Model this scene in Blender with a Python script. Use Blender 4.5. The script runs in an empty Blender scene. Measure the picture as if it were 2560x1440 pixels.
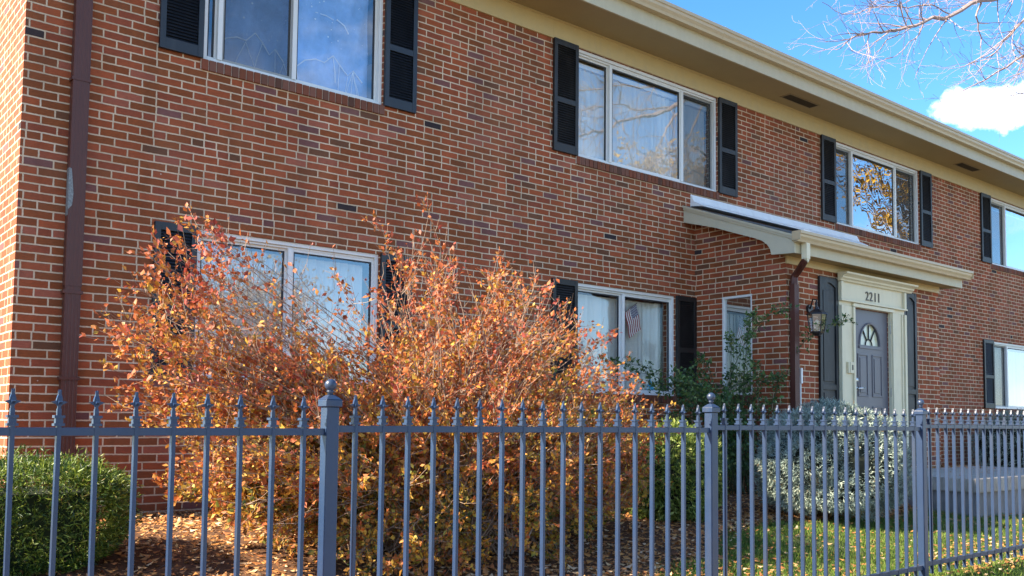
import bpy, bmesh, math, random
import numpy as np
from mathutils import Vector, Matrix
R_ = math.radians
random.seed(7); rng = np.random.default_rng(7)
S = bpy.context.scene
col = S.collection

# ------------------------------------------------------------------ camera, sky, sun, exposure
# world: X along the facade, Y away from the camera towards the house, Z up; the lens is at the origin
F_, PX, PY, YAW, PITCH, ROLL = 2348.62, 1334.0, 909.2, 0.703314, 0.0636168, 0.0088425
cy_, sy_, cp_, sp_ = math.cos(YAW), math.sin(YAW), math.cos(PITCH), math.sin(PITCH)
FW = Vector((sy_*cp_, cy_*cp_, sp_)); RT = Vector((cy_, -sy_, 0)); UP = RT.cross(FW)
RT2 = RT*math.cos(ROLL)+UP*math.sin(ROLL); UP2 = -RT*math.sin(ROLL)+UP*math.cos(ROLL)
cam = bpy.data.cameras.new('camera'); co = bpy.data.objects.new('camera', cam); col.objects.link(co)
co.matrix_world = Matrix(((RT2.x, UP2.x, -FW.x, 0), (RT2.y, UP2.y, -FW.y, 0), (RT2.z, UP2.z, -FW.z, 0), (0, 0, 0, 1)))
cam.sensor_width = 36; cam.lens = F_/2560*36
cam.shift_x = -(PX-1280)/2560; cam.shift_y = (PY-720)/2560
cam.clip_start = .05; cam.clip_end = 2000
S.camera = co

SUN = Vector((-1.28, .45, 1.0)).normalized()            # towards the sun: from the left, just behind the facade
ELEV = math.asin(SUN.z); AZ = math.atan2(SUN.x, SUN.y)
w = bpy.data.worlds.new('World'); S.world = w; w.use_nodes = True
nt = w.node_tree; nt.nodes.clear()
def N(nt, t, **k):
    n = nt.nodes.new(t)
    for a, b in k.items():
        if a == 'ins':
            for i, v in b.items():
                if isinstance(v, bpy.types.NodeSocket): nt.links.new(v, n.inputs[i])
                else: n.inputs[i].default_value = v
        else: setattr(n, a, b)
    return n
sky = N(nt, 'ShaderNodeTexSky', sky_type='NISHITA', sun_disc=False, sun_elevation=ELEV, sun_rotation=AZ,
        altitude=1600, air_density=1.0, dust_density=.6, ozone_density=2.2)
tc = N(nt, 'ShaderNodeTexCoord')
# thin streaky cloud over the street, added for pale reflections in the panes, and one puffy cloud above the right end of the roof
mp = N(nt, 'ShaderNodeMapping', ins={0: tc.outputs['Generated'], 'Scale': (2.2, 2.2, 6.0)})
n1 = N(nt, 'ShaderNodeTexNoise', ins={0: mp.outputs[0], 'Scale': 1.3, 'Detail': 8.0, 'Roughness': .62})
sx = N(nt, 'ShaderNodeSeparateXYZ', ins={0: tc.outputs['Generated']})
r1 = N(nt, 'ShaderNodeMapRange', ins={0: n1.outputs['Fac'], 1: .47, 2: .70})
south = N(nt, 'ShaderNodeMapRange', ins={0: sx.outputs['Y'], 1: .25, 2: -.45})
m1 = N(nt, 'ShaderNodeMath', operation='MULTIPLY', ins={0: r1.outputs[0], 1: south.outputs[0]})
def ray(px, py):
    return (RT2*((px-PX)/F_) - UP2*((py-PY)/F_) + FW)
cd1 = ray(2452, 262).normalized(); cd2 = ray(2510, 275).normalized()
nse = N(nt, 'ShaderNodeTexNoise', ins={0: tc.outputs['Generated'], 'Scale': 26.0, 'Detail': 6.0, 'Roughness': .6})
def puff(c, rad):
    sub = N(nt, 'ShaderNodeVectorMath', operation='SUBTRACT', ins={0: tc.outputs['Generated'], 1: tuple(c)})
    sc_ = N(nt, 'ShaderNodeVectorMath', operation='MULTIPLY', ins={0: sub.outputs[0], 1: (1, 1, 2.5)})
    ln = N(nt, 'ShaderNodeVectorMath', operation='LENGTH', ins={0: sc_.outputs[0]})
    ad = N(nt, 'ShaderNodeMath', operation='MULTIPLY_ADD', ins={0: nse.outputs['Fac'], 1: -.085, 2: ln.outputs['Value']})
    return N(nt, 'ShaderNodeMapRange', ins={0: ad.outputs[0], 1: rad+.006-.043, 2: rad-.017-.043})
p1 = puff(cd1, .040); p2 = puff(cd2, .042); p3 = puff(ray(2395, 280).normalized(), .024)
mx = N(nt, 'ShaderNodeMath', operation='MAXIMUM', ins={0: p1.outputs[0], 1: p2.outputs[0]})
mx2 = N(nt, 'ShaderNodeMath', operation='MAXIMUM', ins={0: mx.outputs[0], 1: p3.outputs[0]})
mx3 = N(nt, 'ShaderNodeMath', operation='MAXIMUM', ins={0: mx2.outputs[0], 1: m1.outputs[0]})
mixa = N(nt, 'ShaderNodeMix', data_type='RGBA', ins={0: m1.outputs[0], 6: sky.outputs[0], 7: (4.6, 4.9, 5.4, 1)})
ccol = N(nt, 'ShaderNodeMix', data_type='RGBA', ins={0: nse.outputs['Fac'], 6: (5.0, 5.6, 6.6, 1), 7: (11.0, 11.0, 11.0, 1)})
mixc = N(nt, 'ShaderNodeMix', data_type='RGBA', ins={0: mx2.outputs[0], 6: mixa.outputs[2], 7: ccol.outputs[2]})
hs = N(nt, 'ShaderNodeHueSaturation', ins={'Saturation': 1.27, 'Value': 1.0, 'Color': mixc.outputs[2]})
bg = N(nt, 'ShaderNodeBackground', ins={0: hs.outputs[0], 1: .10})
wo = N(nt, 'ShaderNodeOutputWorld', ins={0: bg.outputs[0]})
sl = bpy.data.lights.new('sun', 'SUN'); sl.energy = 5.0; sl.angle = R_(.55); sl.color = (1, .86, .66)
so = bpy.data.objects.new('sun', sl); col.objects.link(so)
so.rotation_euler = SUN.to_track_quat('Z', 'Y').to_euler(); so.location = SUN*60
S.view_settings.view_transform = 'Standard'; S.view_settings.look = 'None'
S.view_settings.exposure = 2.0; S.view_settings.gamma = 1
S.render.resolution_x, S.render.resolution_y = 1024, 576
S.cycles.max_bounces = 8; S.cycles.transparent_max_bounces = 16

# ------------------------------------------------------------------ helpers
D = 7.8                     # distance of the facade plane
FY = 3.435                  # distance of the fence
PYF = 6.424                 # front wall of the porch
def at(px, py, y):          # the point of the photograph's pixel that lies in the plane Y = y
    d = ray(px, py); return d*(y/d.y)
def gz(y):                  # height of the ground, falling gently from the house to the pavement
    d = D-y
    if d < 0: return -.765
    if y > 3.1: return -.765-.03*d-.0125*d*d
    return gz(3.1001)
def tag(o, label=None, cat=None, group=None, kind=None):
    if label: o['label'] = label
    if cat: o['category'] = cat
    if group: o['group'] = group
    if kind: o['kind'] = kind
    return o
def empty(name, loc=(0, 0, 0)):
    o = bpy.data.objects.new(name, None); o.location = loc; col.objects.link(o); return o
class MB:
    def __init__(s): s.v = []; s.f = []; s.m = []; s.cur = 0
    def add(s, vs, fs):
        b = len(s.v); s.v += [tuple(v) for v in vs]
        for f in fs: s.f.append(tuple(b+i for i in f)); s.m.append(s.cur)
        return s
    def box(s, x0, x1, y0, y1, z0, z1, M=None):
        vs = [(x0, y0, z0), (x1, y0, z0), (x1, y1, z0), (x0, y1, z0), (x0, y0, z1), (x1, y0, z1), (x1, y1, z1), (x0, y1, z1)]
        if M: vs = [M @ Vector(v) for v in vs]
        return s.add(vs, [(0, 3, 2, 1), (4, 5, 6, 7), (0, 1, 5, 4), (1, 2, 6, 5), (2, 3, 7, 6), (3, 0, 4, 7)])
    def quad(s, a, b, c, d): return s.add([a, b, c, d], [(0, 1, 2, 3)])
    def prism(s, poly, axis, a, b):    # poly in the two other axes, extruded from a to b along axis
        def mk(p, t):
            if axis == 'x': return (t, p[0], p[1])
            if axis == 'y': return (p[0], t, p[1])
            return (p[0], p[1], t)
        n = len(poly); vs = [mk(p, a) for p in poly]+[mk(p, b) for p in poly]
        fs = [tuple(range(n)), tuple(range(2*n-1, n-1, -1))]+[(i, i+n, (i+1) % n+n, (i+1) % n) for i in range(n)]
        return s.add(vs, fs)
    def tube(s, pts, rad, k=6, cap=True):
        pts = [Vector(p) for p in pts]; n = len(pts)
        rad = rad if isinstance(rad, (list, tuple, np.ndarray)) else [rad]*n
        vs = []; pu = None
        for i, p in enumerate(pts):
            t = (pts[min(i+1, n-1)]-pts[max(i-1, 0)])
            if t.length < 1e-9: t = Vector((0, 0, 1))
            t.normalize()
            if pu is None: pu = t.orthogonal().normalized()
            u = (pu-t*pu.dot(t))
            u = u.normalized() if u.length > 1e-6 else t.orthogonal().normalized()
            pu = u; vv = t.cross(u)
            for j in range(k):
                a = 2*math.pi*j/k; vs.append(p+(u*math.cos(a)+vv*math.sin(a))*rad[i])
        fs = [(i*k+j, i*k+(j+1) % k, (i+1)*k+(j+1) % k, (i+1)*k+j) for i in range(n-1) for j in range(k)]
        if cap: fs += [tuple(range(k-1, -1, -1)), tuple(range((n-1)*k, n*k))]
        return s.add(vs, fs)
    def lathe(s, c, prof, k=12):      # prof: (radius, z)
        c = Vector(c); vs = [c+Vector((r*math.cos(2*math.pi*j/k), r*math.sin(2*math.pi*j/k), z)) for r, z in prof for j in range(k)]
        n = len(prof)
        fs = [(i*k+j, i*k+(j+1) % k, (i+1)*k+(j+1) % k, (i+1)*k+j) for i in range(n-1) for j in range(k)]
        fs += [tuple(range(k-1, -1, -1)), tuple(range((n-1)*k, n*k))]
        return s.add(vs, fs)
    def build(s, name, mats, parent=None, bevel=0, smooth=False):
        me = bpy.data.meshes.new(name); me.from_pydata(s.v, [], s.f)
        mats = mats if isinstance(mats, (list, tuple)) else [mats]
        for m in mats: me.materials.append(m)
        if len(mats) > 1: me.polygons.foreach_set('material_index', s.m)
        bm = bmesh.new(); bm.from_mesh(me); bmesh.ops.recalc_face_normals(bm, faces=bm.faces[:]); bm.to_mesh(me); bm.free()
        if smooth: me.polygons.foreach_set('use_smooth', [True]*len(me.polygons))
        o = bpy.data.objects.new(name, me); col.objects.link(o)
        if bevel:
            b = o.modifiers.new('bevel', 'BEVEL'); b.width = bevel; b.segments = 2; b.limit_method = 'ANGLE'
        if parent:
            o.parent = parent
            r = parent
            off = Vector((0, 0, 0))
            while r: off += Vector(r.location); r = r.parent
            o.location = -off
        return o
def npmesh(name, verts, faces, mat, parent=None, smooth=False):
    me = bpy.data.meshes.new(name)
    nv, nf, k = len(verts), len(faces), faces.shape[1]
    me.vertices.add(nv); me.vertices.foreach_set('co', verts.astype(np.float32).ravel())
    me.loops.add(nf*k); me.loops.foreach_set('vertex_index', faces.astype(np.int32).ravel())
    me.polygons.add(nf); me.polygons.foreach_set('loop_start', np.arange(0, nf*k, k, dtype=np.int32))
    me.update(calc_edges=True); me.validate(); me.materials.append(mat)
    o = bpy.data.objects.new(name, me); col.objects.link(o)
    if parent: o.parent = parent; o.location = -Vector(parent.location)
    return o
def unit(a): return a/np.maximum(np.linalg.norm(a, axis=1, keepdims=True), 1e-9)
def leaves(name, P, size, mat, parent=None, direc=None, asp=.5, flat=0., jit=.35, fold=.25):
    """rhombic folded leaves (two triangles sharing the midrib, one island each)"""
    P = np.asarray(P, float); n = len(P)
    d = rng.normal(size=(n, 3)) if direc is None else np.asarray(direc)+rng.normal(size=(n, 3))*.6
    d = unit(d)
    a = unit(np.cross(d, unit(rng.normal(size=(n, 3))+np.array([0, 0, flat*3]))))
    if flat:
        d = d*np.array([1, 1, 1-flat]); d = unit(d); up = unit(rng.normal(size=(n, 3))*.35*(1.2-flat)+np.array([0, 0, 1.]))
        a = unit(np.cross(d, up))
    nn = np.cross(d, a)
    s = (size*(1+jit*rng.normal(size=n)).clip(.45, 1.9))[:, None]
    v0 = P; v2 = P+d*s; m = P+d*s*.45
    v1 = m+a*s*asp*.5+nn*s*fold*.4; v3 = m-a*s*asp*.5+nn*s*fold*.4
    V = np.stack([v0, v1, v2, v3], 1).reshape(-1, 3)
    i = np.arange(n)*4
    Fa = np.concatenate([np.stack([i, i+1, i+2], 1), np.stack([i, i+2, i+3], 1)], 0)
    return npmesh(name, V, Fa, mat, parent)

# ------------------------------------------------------------------ materials
def mat(name):
    m = bpy.data.materials.new(name); m.use_nodes = True; nt = m.node_tree
    b = nt.nodes['Principled BSDF']; return m, nt, b
def ramp(nt, fac, stops, interp='LINEAR'):
    r = N(nt, 'ShaderNodeValToRGB', ins={0: fac}); e = r.color_ramp; e.interpolation = interp
    while len(e.elements) < len(stops): e.elements.new(.5)
    for el, (p, c) in zip(e.elements, stops): el.position = p; el.color = (*c, 1)
    return r.outputs[0]
def paint(name, c, rough=.5, var=.12, bump=.15, spec=.4, scale=9, dirt=None):
    m, nt, b = mat(name)
    g = N(nt, 'ShaderNodeNewGeometry'); 
    n = N(nt, 'ShaderNodeTexNoise', ins={0: g.outputs['Position'], 'Scale': scale, 'Detail': 8.0, 'Roughness': .65})
    mr = N(nt, 'ShaderNodeMapRange', ins={0: n.outputs['Fac'], 1: .25, 2: .75, 3: 1-var, 4: 1+var})
    mu = N(nt, 'ShaderNodeVectorMath', operation='SCALE', ins={0: c, 3: mr.outputs[0]})
    c_ = mu.outputs[0]
    if dirt:
        n2 = N(nt, 'ShaderNodeTexNoise', ins={0: N(nt, 'ShaderNodeMapping', ins={0: g.outputs['Position'], 'Scale': (3, 3, .8)}).outputs[0], 'Scale': 4.0, 'Detail': 6.0})
        f = N(nt, 'ShaderNodeMapRange', ins={0: n2.outputs['Fac'], 1: .5, 2: .75, 3: 0., 4: dirt[0]})
        c_ = N(nt, 'ShaderNodeMix', data_type='RGBA', ins={0: f.outputs[0], 6: c_, 7: (*dirt[1], 1)}).outputs[2]
    nt.links.new(c_, b.inputs['Base Color'])
    b.inputs['Roughness'].default_value = rough; b.inputs['Specular IOR Level'].default_value = spec
    if bump:
        bp = N(nt, 'ShaderNodeBump', ins={'Strength': bump, 'Distance': .004, 'Height': N(nt, 'ShaderNodeTexNoise', ins={0: g.outputs['Position'], 'Scale': 90.0, 'Detail': 3.0}).outputs['Fac']})
        nt.links.new(bp.outputs[0], b.inputs['Normal'])
    return m
BR_H, BR_W, BR_Z0, BR_X0 = .0662, .2106, 2.5087-.0662*60, .02
BRICKS = [(0, (.235, .062, .020)), (.16, (.285, .068, .025)), (.34, (.222, .064, .021)), (.5, (.31, .074, .029)), (.66, (.25, .061, .029)),
          (.78, (.205, .062, .023)), (.89, (.31, .090, .052)), (.935, (.17, .068, .060)), (.975, (.14, .056, .028)), (.994, (.036, .025, .027))]
def brick_mat():
    m, nt, b = mat('red_brick')
    def M(op, a, c=0., d=None):
        ins = {0: a, 1: c}
        if d is not None: ins[2] = d
        return N(nt, 'ShaderNodeMath', operation=op, ins=ins).outputs[0]
    g = N(nt, 'ShaderNodeNewGeometry'); P = N(nt, 'ShaderNodeSeparateXYZ', ins={0: g.outputs['Position']}); Nn = N(nt, 'ShaderNodeSeparateXYZ', ins={0: g.outputs['True Normal']})
    side = M('GREATER_THAN', M('ABSOLUTE', Nn.outputs[0]), .5)
    wob = N(nt, 'ShaderNodeTexNoise', ins={0: g.outputs['Position'], 'Scale': 5.0, 'Detail': 3.0})
    wz = M('MULTIPLY', M('SUBTRACT', wob.outputs['Fac'], .5), .010)
    wob2 = N(nt, 'ShaderNodeTexNoise', ins={0: g.outputs['Position'], 'Scale': 45.0, 'Detail': 2.0})
    wz2 = M('MULTIPLY', M('SUBTRACT', wob2.outputs['Fac'], .5), .005)
    mixu = N(nt, 'ShaderNodeMix', data_type='FLOAT', ins={0: side, 2: P.outputs[0], 3: P.outputs[1]})
    u = M('ADD', M('DIVIDE', M('ADD', M('ADD', mixu.outputs[0], wz), wz2), BR_W), 100+BR_X0)
    v = M('ADD', M('DIVIDE', M('ADD', M('ADD', M('SUBTRACT', P.outputs[2], BR_Z0), wz), wz2), BR_H), 100)
    row = M('FLOOR', v); fv = M('FRACT', v)
    u2 = M('ADD', u, M('MULTIPLY', M('MODULO', row, 2.0), .5))
    # each course drifts a little
    wr = N(nt, 'ShaderNodeTexWhiteNoise', noise_dimensions='1D', ins={'W': row})
    u3 = M('ADD', u2, M('MULTIPLY', wr.outputs['Value'], .09))
    colm = M('FLOOR', u3); fu = M('FRACT', u3)
    cv = N(nt, 'ShaderNodeCombineXYZ', ins={0: colm, 1: row, 2: 3.7})
    wn = N(nt, 'ShaderNodeTexWhiteNoise', noise_dimensions='3D', ins={0: cv.outputs[0]})
    split = M('GREATER_THAN', wn.outputs['Value'], .90)
    half = M('MULTIPLY', split, M('GREATER_THAN', fu, .5))
    fu2 = M('FRACT', M('MULTIPLY', fu, M('ADD', split, 1.0)))
    wd = M('DIVIDE', BR_W, M('ADD', split, 1.0))
    cv2 = N(nt, 'ShaderNodeCombineXYZ', ins={0: M('ADD', colm, M('MULTIPLY', half, .5)), 1: row, 2: 9.1})
    wn2 = N(nt, 'ShaderNodeTexWhiteNoise', noise_dimensions='3D', ins={0: cv2.outputs[0]})
    sc = N(nt, 'ShaderNodeSeparateXYZ', ins={0: wn2.outputs['Color']})
    J = .0063
    du = M('MULTIPLY', M('MINIMUM', fu2, M('SUBTRACT', 1.0, fu2)), wd)
    dv = M('MULTIPLY', M('MINIMUM', fv, M('SUBTRACT', 1.0, fv)), BR_H)
    dist = M('MINIMUM', du, dv)
    edge = N(nt, 'ShaderNodeMapRange', interpolation_type='SMOOTHSTEP', ins={0: dist, 1: J-.0014, 2: J+.0012})
    bc = ramp(nt, sc.outputs[0], BRICKS, 'CONSTANT')
    # inside each brick: darker iron spots and grain running along it
    gm = N(nt, 'ShaderNodeMapping', ins={0: g.outputs['Position'], 'Scale': (14, 14, 60)})
    gn = N(nt, 'ShaderNodeTexNoise', ins={0: gm.outputs[0], 'Scale': 2.2, 'Detail': 6.0, 'Roughness': .7})
    gr = N(nt, 'ShaderNodeMapRange', ins={0: gn.outputs['Fac'], 1: .3, 2: .7, 3: .83, 4: 1.17})
    vb = N(nt, 'ShaderNodeMapRange', ins={0: sc.outputs[1], 3: .89, 4: 1.12})
    bc2 = N(nt, 'ShaderNodeVectorMath', operation='SCALE', ins={0: bc, 3: M('MULTIPLY', gr.outputs[0], vb.outputs[0])})
    # wash of mortar haze over parts of the wall
    hz = N(nt, 'ShaderNodeTexNoise', ins={0: g.outputs['Position'], 'Scale': .8, 'Detail': 9.0, 'Roughness': .7})
    hzf = N(nt, 'ShaderNodeMapRange', ins={0: hz.outputs['Fac'], 1: .48, 2: .78, 3: 0., 4: .16})
    bc3 = N(nt, 'ShaderNodeMix', data_type='RGBA', ins={0: hzf.outputs[0], 6: bc2.outputs[0], 7: (.40, .25, .19, 1)})
    mn = N(nt, 'ShaderNodeTexNoise', ins={0: g.outputs['Position'], 'Scale': 3.0, 'Detail': 8.0, 'Roughness': .7})
    mc = ramp(nt, mn.outputs['Fac'], [(.3, (.45, .32, .21)), (.55, (.61, .45, .31)), (.75, (.72, .56, .41))])
    # lime spots
    sp = N(nt, 'ShaderNodeTexVoronoi', ins={0: g.outputs['Position'], 'Scale': 6.0})
    spf = M('MULTIPLY', M('LESS_THAN', sp.outputs['Distance'], .035), M('GREATER_THAN', mn.outputs['Fac'], .55))
    fin = N(nt, 'ShaderNodeMix', data_type='RGBA', ins={0: edge.outputs[0], 6: mc, 7: bc3.outputs[2]})
    fin2 = N(nt, 'ShaderNodeMix', data_type='RGBA', ins={0: M('MULTIPLY', spf, .7), 6: fin.outputs[2], 7: (.55, .50, .44, 1)})
    stn = N(nt, 'ShaderNodeTexNoise', ins={0: N(nt, 'ShaderNodeMapping', ins={0: g.outputs['Position'], 'Scale': (2.4, 2.4, .28)}).outputs[0], 'Scale': 1.6, 'Detail': 7.0, 'Roughness': .6})
    stf = N(nt, 'ShaderNodeMapRange', ins={0: stn.outputs['Fac'], 1: .35, 2: .68, 3: 1.10, 4: .84})
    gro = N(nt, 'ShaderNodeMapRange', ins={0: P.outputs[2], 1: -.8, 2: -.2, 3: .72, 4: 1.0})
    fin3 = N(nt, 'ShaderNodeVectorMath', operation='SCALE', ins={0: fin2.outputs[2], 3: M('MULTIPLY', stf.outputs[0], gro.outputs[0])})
    nt.links.new(fin3.outputs[0], b.inputs['Base Color'])
    b.inputs['Roughness'].default_value = .85; b.inputs['Specular IOR Level'].default_value = .25
    h = M('ADD', edge.outputs[0], M('MULTIPLY', gn.outputs['Fac'], .35))
    tilt = M('ADD', h, M('MULTIPLY', sc.outputs[2], .3))
    bp = N(nt, 'ShaderNodeBump', ins={'Strength': .8, 'Distance': .006, 'Height': tilt})
    nt.links.new(bp.outputs[0], b.inputs['Normal'])
    return m
def island_mat(name, stops, rough=.7, trans=0., spec=.25, noise=None, interp='LINEAR', zgrad=None, amp=1.):
    m, nt, b = mat(name)
    g = N(nt, 'ShaderNodeNewGeometry')
    f = g.outputs['Random Per Island']
    if amp != 1: f = N(nt, 'ShaderNodeMath', operation='MULTIPLY', ins={0: f, 1: amp}).outputs[0]
    if noise:
        n = N(nt, 'ShaderNodeTexNoise', ins={0: g.outputs['Position'], 'Scale': noise[0], 'Detail': 3.0})
        f = N(nt, 'ShaderNodeMath', operation='MULTIPLY_ADD', ins={0: N(nt, 'ShaderNodeMath', operation='SUBTRACT', ins={0: n.outputs['Fac'], 1: .5}).outputs[0], 1: noise[1], 2: f}).outputs[0]
    if zgrad:
        sp = N(nt, 'ShaderNodeSeparateXYZ', ins={0: g.outputs['Position']})
        mr = N(nt, 'ShaderNodeMapRange', clamp=False, ins={0: sp.outputs[2], 1: zgrad[0], 2: zgrad[1], 3: zgrad[2], 4: zgrad[3]})
        f = N(nt, 'ShaderNodeMath', operation='ADD', ins={0: f, 1: mr.outputs[0]}).outputs[0]
    c = ramp(nt, f, stops, interp)
    nt.links.new(c, b.inputs['Base Color'])
    b.inputs['Roughness'].default_value = rough; b.inputs['Specular IOR Level'].default_value = spec
    if trans:
        out = nt.nodes['Material Output']
        t = N(nt, 'ShaderNodeBsdfTranslucent', ins={0: c})
        mx = N(nt, 'ShaderNodeMixShader', ins={0: trans, 1: b.outputs[0], 2: t.outputs[0]})
        nt.links.new(mx.outputs[0], out.inputs[0])
    return m
def glass_mat(name='window_glass', tint=(.93, .95, .94), k=1.1, refl=(1, 1, 1), base=.15):
    m, nt, b = mat(name); nt.nodes.remove(b); out = nt.nodes['Material Output']
    g = N(nt, 'ShaderNodeNewGeometry')
    n = N(nt, 'ShaderNodeTexNoise', ins={0: g.outputs['Position'], 'Scale': 1.7, 'Detail': 2.0})
    bp = N(nt, 'ShaderNodeBump', ins={'Strength': .12, 'Distance': .02, 'Height': n.outputs['Fac']})
    dt = N(nt, 'ShaderNodeVectorMath', operation='DOT_PRODUCT', ins={0: g.outputs['Incoming'], 1: g.outputs['Normal']})
    ab = N(nt, 'ShaderNodeMath', operation='ABSOLUTE', ins={0: dt.outputs['Value']})
    om = N(nt, 'ShaderNodeMath', operation='SUBTRACT', use_clamp=True, ins={0: 1.0, 1: ab.outputs[0]})
    fr = N(nt, 'ShaderNodeMath', operation='MULTIPLY_ADD', ins={0: N(nt, 'ShaderNodeMath', operation='POWER', ins={0: om.outputs[0], 1: 5.0}).outputs[0], 1: .95, 2: .045})
    fm = N(nt, 'ShaderNodeMath', operation='MULTIPLY_ADD', use_clamp=True, ins={0: fr.outputs[0], 1: k, 2: base})
    gl = N(nt, 'ShaderNodeBsdfGlossy', ins={0: (*refl, 1), 'Roughness': .0, 'Normal': bp.outputs[0]})
    tr = N(nt, 'ShaderNodeBsdfTransparent', ins={0: (*tint, 1)})
    mx = N(nt, 'ShaderNodeMixShader', ins={0: fm.outputs[0], 1: tr.outputs[0], 2: gl.outputs[0]})
    nt.links.new(mx.outputs[0], out.inputs[0]); return m

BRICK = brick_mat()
SILLB = island_mat('sill_brick', [(0, (.15, .05, .025)), (.3, (.20, .06, .032)), (.55, (.14, .06, .04)), (.8, (.19, .08, .055)), (1, (.09, .04, .026))], .85)
MORTAR = paint('mortar', (.55, .44, .35), .9, .2, .5)
CREAM = paint('cream_paint', (.54, .40, .19), .45, .06, .1, dirt=(.25, (.42, .34, .22)))
CREAMD = paint('trim_cream', (.68, .61, .43), .45, .05, .1, dirt=(.2, (.45, .40, .30)))
FASC = paint('fascia_paint', (.50, .43, .28), .45, .06, .1, dirt=(.25, (.40, .32, .20)))
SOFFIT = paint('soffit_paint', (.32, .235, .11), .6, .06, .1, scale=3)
GUTTER = paint('gutter_paint', (.50, .39, .24), .35, .05, .05, dirt=(.3, (.40, .30, .20)))
RAKE = paint('rake_board', (.50, .46, .34), .5, .05, .1)
NAVY = paint('shutter_navy', (.008, .011, .017), .42, .2, .1, .5, dirt=(.35, (.04, .042, .045)))
BLACKS = paint('shutter_black', (.010, .009, .009), .5, .2, .1, .5, dirt=(.5, (.05, .045, .04)))
CHAR = paint('door_shutter', (.009, .010, .012), .5, .2, .1, .5, dirt=(.5, (.06, .06, .07)))
PIPE = paint('downspout_brown', (.085, .026, .018), .45, .1, .05, .4)
ALU = paint('window_aluminium', (.70, .69, .67), .35, .05, 0, .5)
GASKET = paint('window_gasket', (.03, .03, .035), .6, .1, 0)
DOORP = paint('door_paint', (.115, .11, .13), .4, .05, .05, .5)
SILVER = paint('silver_metal', (.75, .75, .74), .2, .02, 0); SILVER.node_tree.nodes['Principled BSDF'].inputs['Metallic'].default_value = .9
FENCE = paint('fence_paint', (.013, .031, .076), .38, .10, .15, .5, dirt=(.30, (.06, .06, .055)))
DARKM = paint('dark_metal', (.02, .018, .02), .4, .2, 0)
FLASH = paint('white_flashing', (.80, .80, .80), .4, .05, .1, dirt=(.2, (.5, .5, .5)))
SHING = island_mat('roof_shingle', [(0, (.06, .06, .065)), (.5, (.10, .10, .11)), (1, (.16, .16, .18))], .9)
VENTD = paint('vent_slats', (.05, .035, .02), .6, .2, 0)
VENTM = paint('vent_metal', (.26, .19, .10), .5, .1, 0)
CONC = paint('concrete', (.36, .33, .29), .9, .34, .8, .2, 5, dirt=(.7, (.16, .13, .11)))
CONCD = paint('concrete_base', (.20, .19, .19), .9, .25, .6, .2, 4, dirt=(.4, (.12, .11, .10)))
WHITE = paint('white_pvc', (.75, .75, .75), .4, .05, 0)
GLASS = glass_mat()
GLASS3 = glass_mat('clear_window_glass', base=.05)
GLASS2 = glass_mat('dark_window_glass', (.6, .64, .62), 2.4, base=.26)
LAMPG = glass_mat('lantern_glass', (.85, .85, .78), 1.5)
INTER = paint('interior_paint', (.30, .28, .25), .9, .1, 0)
def screen_mat():
    m, nt, b = mat('insect_screen'); b.inputs[0].default_value = (.05, .047, .04, 1); b.inputs['Roughness'].default_value = .6
    t = N(nt, 'ShaderNodeBsdfTransparent'); mx = N(nt, 'ShaderNodeMixShader', ins={0: .38, 1: t.outputs[0], 2: b.outputs[0]})
    nt.links.new(mx.outputs[0], nt.nodes['Material Output'].inputs[0]); return m
SCREEN = screen_mat()
def blind_mat():
    m, nt, b = mat('vertical_blind'); g = N(nt, 'ShaderNodeNewGeometry')
    c = ramp(nt, g.outputs['Random Per Island'], [(0, (.74, .72, .66)), (1, (.90, .88, .82))])
    nt.links.new(c, b.inputs[0]); b.inputs['Roughness'].default_value = .7
    t = N(nt, 'ShaderNodeBsdfTranslucent', ins={0: c}); mx = N(nt, 'ShaderNodeMixShader', ins={0: .3, 1: b.outputs[0], 2: t.outputs[0]})
    nt.links.new(mx.outputs[0], nt.nodes['Material Output'].inputs[0]); return m
BLIND = blind_mat()
BARK = paint('bark', (.16, .11, .085), .9, .35, .6, .1, 30)
TWIG = paint('twig_bark', (.30, .20, .15), .8, .4, .2, .2, 20)
PALEB = paint('pale_branch', (.33, .25, .235), .8, .25, .2, .2, 12)

# ------------------------------------------------------------------ ground
def ground_mat():
    m, nt, b = mat('lawn_soil'); g = N(nt, 'ShaderNodeNewGeometry')
    n = N(nt, 'ShaderNodeTexNoise', ins={0: g.outputs['Position'], 'Scale': 6.0, 'Detail': 9.0, 'Roughness': .7})
    c = ramp(nt, n.outputs['Fac'], [(.3, (.035, .05, .012)), (.5, (.06, .085, .02)), (.7, (.11, .12, .035))])
    nt.links.new(c, b.inputs[0]); b.inputs['Roughness'].default_value = 1; return m
def sheet(name, x0, x1, y0, y1, m, off=0., nx=40, ny=30, kind='structure', flatz=None, edge=None):
    xs = np.linspace(x0, x1, nx); ys = np.linspace(y0, y1, ny); V = []; 
    for y in ys:
        for x in xs: V.append((x, y, (gz(y) if flatz is None else flatz)+off))
    f = [(j*nx+i, j*nx+i+1, (j+1)*nx+i+1, (j+1)*nx+i) for j in range(ny-1) for i in range(nx-1)]
    me = bpy.data.meshes.new(name); me.from_pydata(V, [], f); me.materials.append(m)
    o = bpy.data.objects.new(name, me); col.objects.link(o); o['kind'] = kind; return o
LAWN = ground_mat()
GZ0 = gz(3.0)
sheet('lawn', -30, 60, 2.9, 9, LAWN, 0, 60, 40)
big = MB().quad((-400, -400, GZ0-.16), (400, -400, GZ0-.16), (400, 400, GZ0-.16), (-400, 400, GZ0-.16)).build('ground', paint('far_ground', (.10, .11, .05), 1, .4, 0, .1, .5)); big['kind'] = 'structure'
pav = MB()
for i in range(-18, 40): pav.box(i*1.5+.006, i*1.5+1.494, 1.35, 2.9, GZ0-.15, GZ0+.0)
tag(pav.build('pavement', CONC), kind='structure')
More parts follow.
